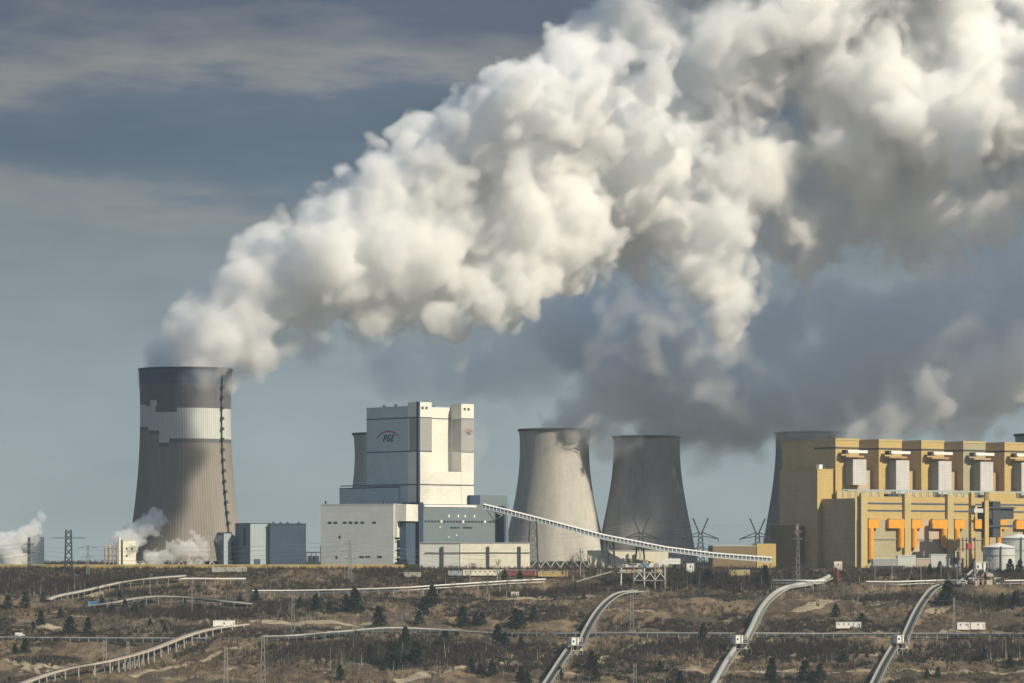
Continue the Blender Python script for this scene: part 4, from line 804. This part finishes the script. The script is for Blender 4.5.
# ---------------------------------------------------------------- vegetation
def leafmat(name, a, b, sc=.35, ro=.9):
    m = mat(name, b, .3, sc, rough=ro, rgb2=a, mix2=.5, fine=.6); return m
V_dark = leafmat('dark_twigs', (.020, .015, .014), (.055, .042, .034)); V_brown = leafmat('brown_twigs', (.055, .040, .030), (.12, .088, .060)); V_tan = leafmat('dry_grass_blades', (.11, .08, .05), (.23, .17, .105))
V_fir = leafmat('pine_needles', (.006, .010, .008), (.020, .030, .021), .8); V_bark = leafmat('dark_bark', (.05, .04, .03), (.09, .07, .055)); V_birch = leafmat('birch_bark', (.16, .14, .12), (.38, .35, .30), 1.2)
def blades(pos, h, n, spread, w, g, lean=.35, up=True):
    """n thin upright triangles round every position; returns vertices and faces."""
    m = len(pos); p = np.repeat(pos, n, 0); hh = np.repeat(h, n) * g.uniform(.45, 1.05, m * n); s = np.repeat(spread, n)
    a = g.uniform(0, 2 * np.pi, m * n); rr = s * np.sqrt(g.random(m * n)); p = p + np.stack([rr * np.cos(a), rr * np.sin(a), -.3 + 0 * rr], 1)
    b = g.uniform(0, 2 * np.pi, m * n); ww = w * g.uniform(.6, 1.4, m * n) * .5; d = np.stack([np.cos(b) * ww, np.sin(b) * ww, 0 * b], 1)
    t = p + np.stack([hh * lean * g.normal(size=m * n), hh * lean * g.normal(size=m * n), hh], 1)
    V = np.stack([p - d, p + d, t], 1).reshape(-1, 3); return V, np.arange(len(V)).reshape(-1, 3)
g5 = np.random.default_rng(23)
def scatter(n, y0, y1, wide=580):
    y = g5.uniform(y0, y1, n); x = g5.uniform(-1, 1, n) * wide * y / 4000; return x, y
clear = []                                                               # keep the belts free of brush
for o in COL.objects:
    if o.name.startswith(('belt_conveyor', 'curved_conveyor', 'drive_station', 'pipeline')) and o.get('category'):
        for c in o.children:
            if c.name.startswith(('trestle', 'deck')): clear += [(v.co.x + o.location.x, v.co.y + o.location.y) for v in list(c.data.vertices)[::6]]
clear = np.array(clear)
def keep(x, y, r=6):
    ok = np.ones(len(x), bool)
    for i in range(0, len(x), 4000):
        d = (x[i:i + 4000, None] - clear[None, :, 0]) ** 2 + ((y[i:i + 4000, None] - clear[None, :, 1]) * .6) ** 2; ok[i:i + 4000] = d.min(1) > r * r
    return ok
def stuff(name, lab, cat, x, y, hmin, hmax, n, spread, w, m, lean=.35, r=6):
    k = keep(x, y, r); x, y = x[k], y[k]; pos = np.stack([x, y, ground(x, y)], 1); V, Fc = blades(pos, g5.uniform(hmin, hmax, len(x)), n, np.full(len(x), spread), w, g5, lean)
    tag(np_mesh(name, V, Fc, m, smooth=False), lab, cat, kind='stuff')
x, y = scatter(50000, 3170, 3850); d = n2(x / 95, y / 60, 31) + .45 * n2(x / 24, y / 30, 32); k = d > .17
stuff('undergrowth', 'dark bare undergrowth in patches all over the pit slope', 'undergrowth', x[k], y[k], 1.8, 5.2, 12, 1.7, .62, V_dark)
x, y = scatter(32000, 3170, 3860); d = n2(x / 90, y / 55, 33) + .5 * n2(x / 20, y / 30, 34); k = d > .04
stuff('undergrowth', 'brown bare scrub in patches all over the pit slope', 'undergrowth', x[k], y[k], 1.4, 4.4, 11, 1.6, .5, V_brown)
x, y = scatter(30000, 3170, 3860); d = n2(x / 80, y / 50, 35) + .5 * n2(x / 18, y / 25, 36); k = d > .0
stuff('dry_grass', 'dry tan grass between the scrub of the pit slope', 'grass', x[k], y[k], .5, 1.4, 10, 1.8, .55, V_tan, r=4)
x, y = scatter(7000, 3790, 3880); d = n2(x / 50, y / 60, 37); k = d > -.25
stuff('scrub_belt', 'belt of bare brown saplings along the plateau edge', 'scrub', x[k], y[k], 1.6, 5.6, 14, 1.4, .45, V_dark, .16)
x, y = scatter(2600, 3790, 3880); stuff('scrub_belt', 'belt of paler bare saplings along the plateau edge', 'scrub', x, y, 1.6, 6.2, 10, 1.2, .4, V_brown, .16)
# the wooded patch under the humped conveyor, and others like it
def patch(px, row, rx, ry, n):
    c = hit(px, row); a = g5.normal(size=(n, 2)); return c[0] + a[:, 0] * rx, c[1] + a[:, 1] * ry
xx, yy = [], []
for a in ((365, 655, 48, 32, 900), (440, 655, 30, 25, 420), (690, 648, 60, 16, 420), (800, 652, 40, 16, 420), (1000, 655, 40, 30, 560), (60, 590, 70, 20, 800), (190, 615, 60, 16, 600), (560, 595, 40, 10, 260), (770, 588, 30, 12, 260), (890, 600, 24, 10, 150), (990, 605, 40, 14, 460), (710, 580, 40, 14, 480)):
    p = patch(*a[:4], int(a[4] * 1.9)); xx.append(p[0]); yy.append(p[1])
xx = np.concatenate(xx); yy = np.concatenate(yy); k = (yy < 3895) & (yy > 3150); stuff('thicket', 'thickets of bare brown saplings on the pit slope', 'thicket', xx[k], yy[k], 3, 9, 14, 1.3, .45, V_dark, .14)
x, y = scatter(9000, 3180, 3890); d = n2(x / 45, y / 40, 41); k = d > .28
stuff('pale_stems', 'thin pale bare stems standing in clumps on the pit slope', 'saplings', x[k], y[k], 4, 10, 3, 1.4, .22, V_birch, .05)
# far woodland behind the plant
x, y = g5.uniform(-1100, 1100, 5000), g5.uniform(5600, 6600, 5000); V, Fc = blades(np.stack([x, y, ground(x, y)], 1), g5.uniform(5, 11, 5000), 8, np.full(5000, 4.0), 2.2, g5, .15)
tag(np_mesh('far_woodland', V, Fc, V_dark, smooth=False), 'far dark woodland along the horizon behind the plant', 'woodland', kind='stuff')
# single trees
def tri_cloud(P_, size, g):
    n = len(P_); a = g.normal(size=(n, 3)); b = g.normal(size=(n, 3)); a /= np.linalg.norm(a, axis=1)[:, None]; b -= a * (a * b).sum(1)[:, None]; b /= np.linalg.norm(b, axis=1)[:, None]
    s = size * g.uniform(.6, 1.4, (n, 1)); V = np.stack([P_ - a * s * .5, P_ + a * s * .5, P_ + b * s], 1).reshape(-1, 3); return V, np.arange(len(V)).reshape(-1, 3)
def make_pine(i, H=9):
    g = np.random.default_rng(100 + i); root = empty('pine_tree', (0, 0, 0)); q = MB(); q.tube([(0, 0, -.8), (.1, 0, H * .5), (0, 0, H * .95)], [.28, .18, .04], 6); q.build('trunk', V_bark, root)
    pts = []
    for lv in np.linspace(.08, .98, 13):
        R0 = H * (.46 if i % 2 else .56) * (1 - lv) ** .6 * g.uniform(.75, 1.1) + .25
        for k in range(10):
            a = g.uniform(0, 2 * np.pi); r = R0 * g.uniform(.7, 1.1); m = 10; t = np.sqrt(g.random(m))
            pts.append(np.stack([np.cos(a) * r * t, np.sin(a) * r * t, H * lv + .35 - .5 * t * r * .5], 1) + g.normal(size=(m, 3)) * .28)
    V, Fc = tri_cloud(np.concatenate(pts), .62, g); np_mesh('crown', V, Fc, V_fir, root, smooth=False); return root
def make_birch(i, H=11):
    g = np.random.default_rng(200 + i); root = empty('bare_tree', (0, 0, 0)); b = g.normal(size=2) * .5; q = MB(); q.tube([(0, 0, -.8), (b[0] * .5, b[1] * .5, H * .45), (b[0], b[1], H * .97)], [.30, .2, .05], 6)
    q.build('trunk', V_birch if i % 2 == 0 else V_bark, root); q = MB(); tips = []
    for k in range(26):
        z = H * g.uniform(.3, .95); a = g.uniform(0, 2 * np.pi); L_ = (H - z) * .35 + .7; s = Vector((b[0] * z / H, b[1] * z / H, z)); e = s + Vector((math.cos(a) * L_, math.sin(a) * L_, L_ * g.uniform(.7, 1.4))); v = (e - s).cross(Vector((0, 0, 1))).normalized() * .09
        q.add([s - v, s + v, e], [(0, 1, 2)])
        for j in range(9):
            t = g.uniform(.3, 1); p = s.lerp(e, t); d = Vector(g.normal(size=3)) * .45 + Vector((0, 0, .7)); u = Vector(g.normal(size=3)).normalized() * .055; q.add([p - u, p + u, p + d * g.uniform(.6, 1.3)], [(0, 1, 2)])
    q.build('crown', V_brown if i % 3 else V_dark, root); return root
pines = [make_pine(i) for i in range(4)]; birches = [make_birch(i) for i in range(5)]
used = set()
def plant(protos, i, px, row, H, base, label, group, cat):
    h = hit(px, row); p = protos[i % len(protos)]; o = p if id(p) not in used else copy_tree(p); used.add(id(p))
    s = H / base; o.location = h; o.scale = (s * g5.uniform(.85, 1.2), s * g5.uniform(.85, 1.2), s); o.rotation_euler = (0, 0, g5.uniform(0, 6.28)); tag(o, label, cat, group)
PL = [(8, 609, 11), (25, 608, 12), (43, 603, 8), (41, 625, 11), (70, 634, 13), (88, 634, 12), (25, 653, 11), (15, 654, 7), (102, 607, 8), (112, 614, 8), (135, 614, 9), (142, 609, 7), (185, 607, 6), (240, 604, 8), (256, 602, 10), (120, 602, 9), (125, 610, 8), (33, 630, 6), (60, 618, 7), (150, 628, 7), (165, 632, 6), (200, 612, 7),
      (355, 612, 18), (346, 612, 13), (330, 614, 10), (316, 610, 12), (300, 608, 8), (379, 626, 15), (419, 624, 10), (432, 606, 16), (424, 615, 14), (463, 627, 15), (482, 624, 9), (476, 626, 10), (516, 625, 12), (405, 648, 15), (394, 670, 20), (416, 664, 16), (445, 648, 12), (498, 642, 13), (505, 646, 10), (471, 673, 10), (492, 675, 10), (480, 674, 8), (370, 662, 12), (340, 680, 10),
      (520, 629, 14), (534, 620, 10), (521, 650, 9), (521, 681, 10), (528, 684, 8), (555, 600, 5), (584, 599, 5), (592, 670, 13), (596, 681, 9), (703, 640, 11), (708, 585, 13), (695, 586, 9), (765, 584, 15), (836, 617, 10), (948, 604, 18), (944, 606, 13), (862, 624, 8), (772, 684, 18), (805, 682, 15), (820, 680, 11), (812, 684, 9), (927, 679, 7), (938, 677, 7), (912, 586, 7), (1015, 607, 12), (1002, 606, 10), (843, 663, 8), (1010, 668, 9), (985, 660, 8), (680, 684, 9), (660, 672, 8), (560, 680, 9), (505, 580, 8), (520, 579, 7), (437, 594, 7), (930, 575, 9), (940, 574, 10), (1010, 574, 12), (1020, 573, 11), (973, 574, 9)]
for i, (px, row, H) in enumerate(PL):
    up = row < 632; plant(pines, i, px, row, H * 1.12, 9, 'dark green pine on the upper slope above the thin level conveyor' if up else 'dark green pine on the lower slope below the thin level conveyor', 'pines above the level conveyor' if up else 'pines below the level conveyor', 'pine tree')
BL = []
for (x0, x1, r0, r1, n, h0, h1) in ((0, 130, 585, 600, 22, 9, 14), (255, 300, 575, 590, 8, 9, 13), (430, 545, 582, 602, 20, 8, 14), (555, 610, 575, 582, 12, 10, 17), (330, 450, 650, 680, 30, 9, 15), (660, 830, 577, 592, 30, 8, 14), (690, 790, 650, 668, 12, 8, 13), (975, 1024, 640, 668, 14, 9, 16), (850, 960, 580, 590, 12, 8, 12), (460, 545, 640, 680, 14, 8, 13), (960, 1024, 590, 625, 12, 7, 12), (130, 250, 600, 625, 12, 6, 10)):
    for k in range(n): BL.append((g5.uniform(x0, x1), g5.uniform(r0, r1), g5.uniform(h0, h1)))
for px, row, H in ((295, 583, 14), (318, 582, 15), (345, 580, 12), (440, 580, 17), (497, 582, 20), (470, 580, 15), (572, 577, 20), (580, 577, 26), (590, 577, 24), (600, 577, 22), (632, 576, 16), (700, 668, 16), (1006, 660, 22), (1013, 658, 20), (446, 662, 20), (424, 665, 20), (362, 668, 16), (330, 668, 17)): BL.append((px, row, H))
for i, (px, row, H) in enumerate(BL):
    up = row < 632; plant(birches, i, px, row, H, 11, 'leafless tree with thin stem on the plateau edge or upper slope' if up else 'leafless tree with thin stem on the lower slope below the thin level conveyor', 'leafless trees above the level conveyor' if up else 'leafless trees below the level conveyor', 'bare tree')
G = np.random.default_rng(11)
M_thin = steam_mat('thin_steam', .010); M_faint = steam_mat('faint_steam', .005); M_mid = steam_mat('soft_steam', .016); M_dense = steam_mat('thick_steam', .024)
M_shade_blue = steam_mat('shade_blue_steam', .014, (.95, .98, 1))  # bluish tint: the tone of shaded steam put into its own colour
SH = [(-5, M_faint), (-1, M_thin), (3, M_mid), (7, M_mid), (12, M_dense)]
OC = [(90, 16), (48, 14), (26, 11), (14, 8.5), (8, 5.5)]
A = [(186, 372, 4000, 44), (190, 350, 3995, 42), (206, 322, 3990, 46), (226, 298, 3990, 42), (260, 286, 3990, 46), (244, 325, 3990, 44), (300, 276, 4000, 54), (335, 252, 4010, 58), (375, 250, 4010, 66), (400, 205, 4020, 68),
     (440, 175, 4030, 72), (450, 235, 4030, 74), (505, 140, 4050, 80), (510, 220, 4050, 84), (565, 130, 4070, 84), (570, 215, 4070, 74), (620, 150, 4110, 64), (530, 85, 4060, 34), (418, 150, 4020, 26), (480, 265, 4030, 46), (415, 290, 4010, 34), (350, 290, 3990, 42), (295, 305, 3980, 36), (190, 356, 4000, 36), (330, 315, 3990, 26), (372, 312, 4000, 26), (250, 262, 3990, 22)]
SA = [(-3, M_thin), (0, M_mid), (3.5, M_dense), (8, M_dense)]
OA = [(90, 15), (46, 13), (25, 11), (14, 9), (8, 6), (5.5, 3)]
cloud('steam_plume', blobs(A, G, 12, 6), 2.8, OA, SA, G, amp=((-330, -280, -200, -60, 200), (.3, .45, .65, .95, 1.1)), ragged=7, least=2500,
      label='long white steam plume leaning right out of the left cooling tower with the white band', cat='steam plume')
T = [(222, 368, 4010, 15), (250, 360, 4025, 19), (285, 350, 4040, 22), (320, 344, 4050, 24), (355, 334, 4060, 24), (388, 322, 4060, 20), (420, 318, 4060, 14)]
G = np.random.default_rng(21)
cloud('steam_plume', blobs(T, G), 3.6, OC[1:], [(-4, M_faint), (1, M_faint), (5, M_thin)], G, ragged=14, amp=((-400, 400), (.5, .5)),
      label='low ragged grey tail of steam hanging under the long white plume', cat='steam plume')
Cb = [(640, 30, 4280, 60), (700, 100, 4270, 80), (745, 170, 4240, 80), (690, 228, 4160, 60), (790, 225, 4290, 64), (745, 60, 4240, 80), (870, 50, 4290, 104), (842, 150, 4270, 76), (832, 60, 4240, 60), (850, 215, 4290, 44), (928, 210, 4270, 56), (780, 0, 4280, 110), (900, -40, 4300, 130), (715, 268, 4150, 36), (800, 268, 4290, 34), (912, 262, 4280, 32), (930, 120, 4240, 80), (610, 60, 4290, 34), (640, 185, 4220, 66),
      (1000, 110, 4260, 100), (985, 210, 4270, 64), (960, 265, 4270, 38), (1090, 70, 4320, 130), (1090, 210, 4320, 70), (650, -60, 4280, 70), (760, -110, 4280, 110)]
G = np.random.default_rng(22)
big = cloud('steam_plume', blobs(Cb, G, 14, 5), 3.3, OA, SH, G, ragged=9, least=2500, cut=((-1e4, 0, -1e4), (1500, 1e4, 760)),
      label='huge billowing sunlit steam mass filling the upper right of the sky', cat='steam plume')
# added steam out of view, placed to shade the towers and the lower plumes
def shading_steam(pts):
    G = np.random.default_rng(len(pts))
    d = cloud('added_shade_steam', blobs([(512 + x * F / Y, HOR - (z - ZC) * F / Y, Y, r * F / Y) for x, Y, z, r in pts], G, 8), 7, [(48, 8), (26, 5)], [(0, M_mid), (4, M_dense), (8, M_dense)], G, least=300)
    d.parent = big
shading_steam([(906, 3900, 655, 58), (1030, 3900, 655, 86), (950, 3900, 670, 70), (1270, 3900, 770, 90), (1130, 3900, 660, 80), (1030, 3900, 790, 60), (812, 3900, 556, 34), (813, 3900, 608, 34), (813, 3900, 660, 35), (815, 3900, 708, 34), (860, 3900, 600, 40), (862, 3900, 690, 40)])
shading_steam([(470, 3300, z, 46) for z in range(742, 880, 26)])
B1 = [(563, 432, 4424, 20), (580, 427, 4424, 24), (548, 429, 4430, 14), (572, 416, 4430, 22), (592, 412, 4435, 28), (612, 402, 4440, 34), (628, 390, 4445, 36), (600, 394, 4440, 28), (640, 375, 4460, 42), (655, 345, 4465, 46), (668, 372, 4460, 42)]
B6 = [(628, 440, 4425, 18), (646, 436, 4425, 22), (664, 434, 4425, 22), (680, 431, 4430, 24), (650, 422, 4430, 24), (698, 428, 4440, 28), (720, 424, 4442, 30), (744, 420, 4440, 32), (706, 408, 4440, 32), (768, 414, 4436, 32), (672, 413, 4445, 28)]
B2 = [(646, 440, 4450, 32), (670, 430, 4450, 34), (700, 420, 4440, 44), (740, 395, 4440, 60), (800, 380, 4430, 76), (860, 350, 4430, 80), (920, 345, 4430, 85), (585, 330, 4500, 50), (600, 345, 4500, 50), (640, 325, 4500, 64), (590, 300, 4500, 44), (760, 330, 4480, 60), (1060, 320, 4450, 110), (1200, 290, 4450, 120)]
B3 = [(860, 426, 4290, 30), (895, 412, 4290, 38), (940, 400, 4280, 46), (990, 388, 4280, 52), (1040, 370, 4270, 60), (1120, 350, 4260, 70)]
B4 = [(712, 384, 3960, 24), (732, 400, 3960, 16), (692, 352, 3965, 26), (664, 330, 3970, 26), (636, 340, 3970, 20), (612, 318, 3975, 18), (722, 356, 3960, 18), (660, 370, 3965, 18), (640, 305, 3975, 22), (684, 312, 3970, 18), (600, 350, 3975, 14), (748, 376, 3960, 12)]
B5 = [(405, 380, 4480, 30), (440, 366, 4480, 38), (480, 352, 4480, 44), (525, 342, 4480, 48)]
M_veil = steam_mat('veil_steam', .004)
SG1 = [(-3, M_faint), (0, M_thin), (4, M_mid)]; SG4 = [(-5, M_veil), (1, M_veil), (5, M_faint)]
SG0 = [(-7, M_faint), (0, M_faint), (7, M_shade_blue)]
M_puff = steam_mat('white_wisp', .08)
G = np.random.default_rng(5)
cloud('steam_plume', blobs(B5, G), 5, [(90, 16), (45, 13), (22, 9), (12, 5)], [(-4, M_veil), (4, M_veil)], G, ragged=8, least=2500, label='faint veil of steam in the sky right of the tall grey-green boiler house', cat='steam plume')
for pth, lab in ((B6, 'dark low steam hanging over the rim of the shaded cooling tower'), (B1, 'grey steam plume drifting right from the sunlit cooling tower beside the coal gallery'), (B2, 'dark grey steam plume rising from the shaded cooling tower beside the pylons'), (B3, 'low pale steam bank over the yellow boiler house roofs'), (B4, 'loose pale steam puffs floating under the big sunlit steam mass')):
    G = np.random.default_rng(int(pth[0][0]))
    SG = [(-3, M_thin), (0, M_mid), (4, M_dense)] if pth is B1 else SG1 if pth in (B3, B6) else (SG4 if pth is B4 else SG0)
    octs_ = [(30, 5.5), (16, 4.5), (8, 3)] if pth in (B1, B6) else ([(40, 8), (22, 7.5), (12, 5.5), (7, 3)] if pth in (B3, B4) else [(90, 16), (45, 13), (22, 9), (12, 5)])
    cloud('steam_plume', blobs(pth, G), 5 if pth is B2 else 3.6, octs_, SG, G, ragged=12 if pth is B4 else (3 if pth in (B1, B6) else 6), least=2500 if pth is B2 else 400, label=lab, cat='steam plume')
for items, lab in (
    ([(124, 541, 3925, 6), (131, 536, 3930, 7), (138, 530, 3935, 8), (146, 525, 3940, 8), (152, 521, 3945, 6), (130, 546, 3925, 5)], 'small white steam puff rising behind the cream silo block'),
    ([(152, 560, 3905, 4), (163, 557, 3905, 5), (174, 554, 3906, 6), (186, 550, 3910, 6), (196, 546, 3914, 6), (205, 541, 3918, 6), (212, 537, 3922, 4)], 'low white steam drifting right along the foot of the tall tower'),
    ([(-10, 548, 3960, 12), (6, 545, 3960, 11), (18, 541, 3965, 9), (27, 533, 3970, 6), (33, 526, 3975, 5), (10, 555, 3955, 9)], 'white steam drifting before the pale silo block at the far left edge')):
    G = np.random.default_rng(int(items[0][0]) + 100)
    cloud('steam_puff', blobs(items, G), 0.9, [(16, 4), (8, 3), (4, 2.2), (2.4, 1.2)], [(-.6, M_mid), (.6, M_puff)], G, ragged=3, least=500, label=lab, cat='steam puff')
for items, lab in (
    ([(440, 480, 3916, 7), (446, 468, 3916, 9), (452, 454, 3918, 11), (459, 440, 3921, 12), (468, 430, 3921, 11), (474, 444, 3916, 10), (448, 486, 3911, 9), (480, 432, 3921, 8), (464, 460, 3916, 9)], 'thin steam wisp drifting across the recess of the cream sunlit wall'),):
    G = np.random.default_rng(9)
    cloud('steam_wisp', blobs(items, G), 2, [(20, 3), (10, 2)], [(-1, M_veil), (2.5, M_faint)], G, ragged=2, least=150, label=lab, cat='steam wisp')
# ---------------------------------------------------------------- haze between the camera and the plant
hm = bpy.data.materials.new('haze_air'); hm.use_nodes = True; t = hm.node_tree; t.nodes.clear()
o = t.nodes.new('ShaderNodeOutputMaterial'); v = t.nodes.new('ShaderNodeVolumePrincipled'); v.inputs['Color'].default_value = (.60, .78, .92, 1); v.inputs['Density'].default_value = .000024; v.inputs['Anisotropy'].default_value = 0
t.links.new(v.outputs[0], o.inputs['Volume'])
hz = MB().box(-20500, 20500, -3200, 20500, -160, 980).build('haze', hm); tag(hz, kind='stuff')
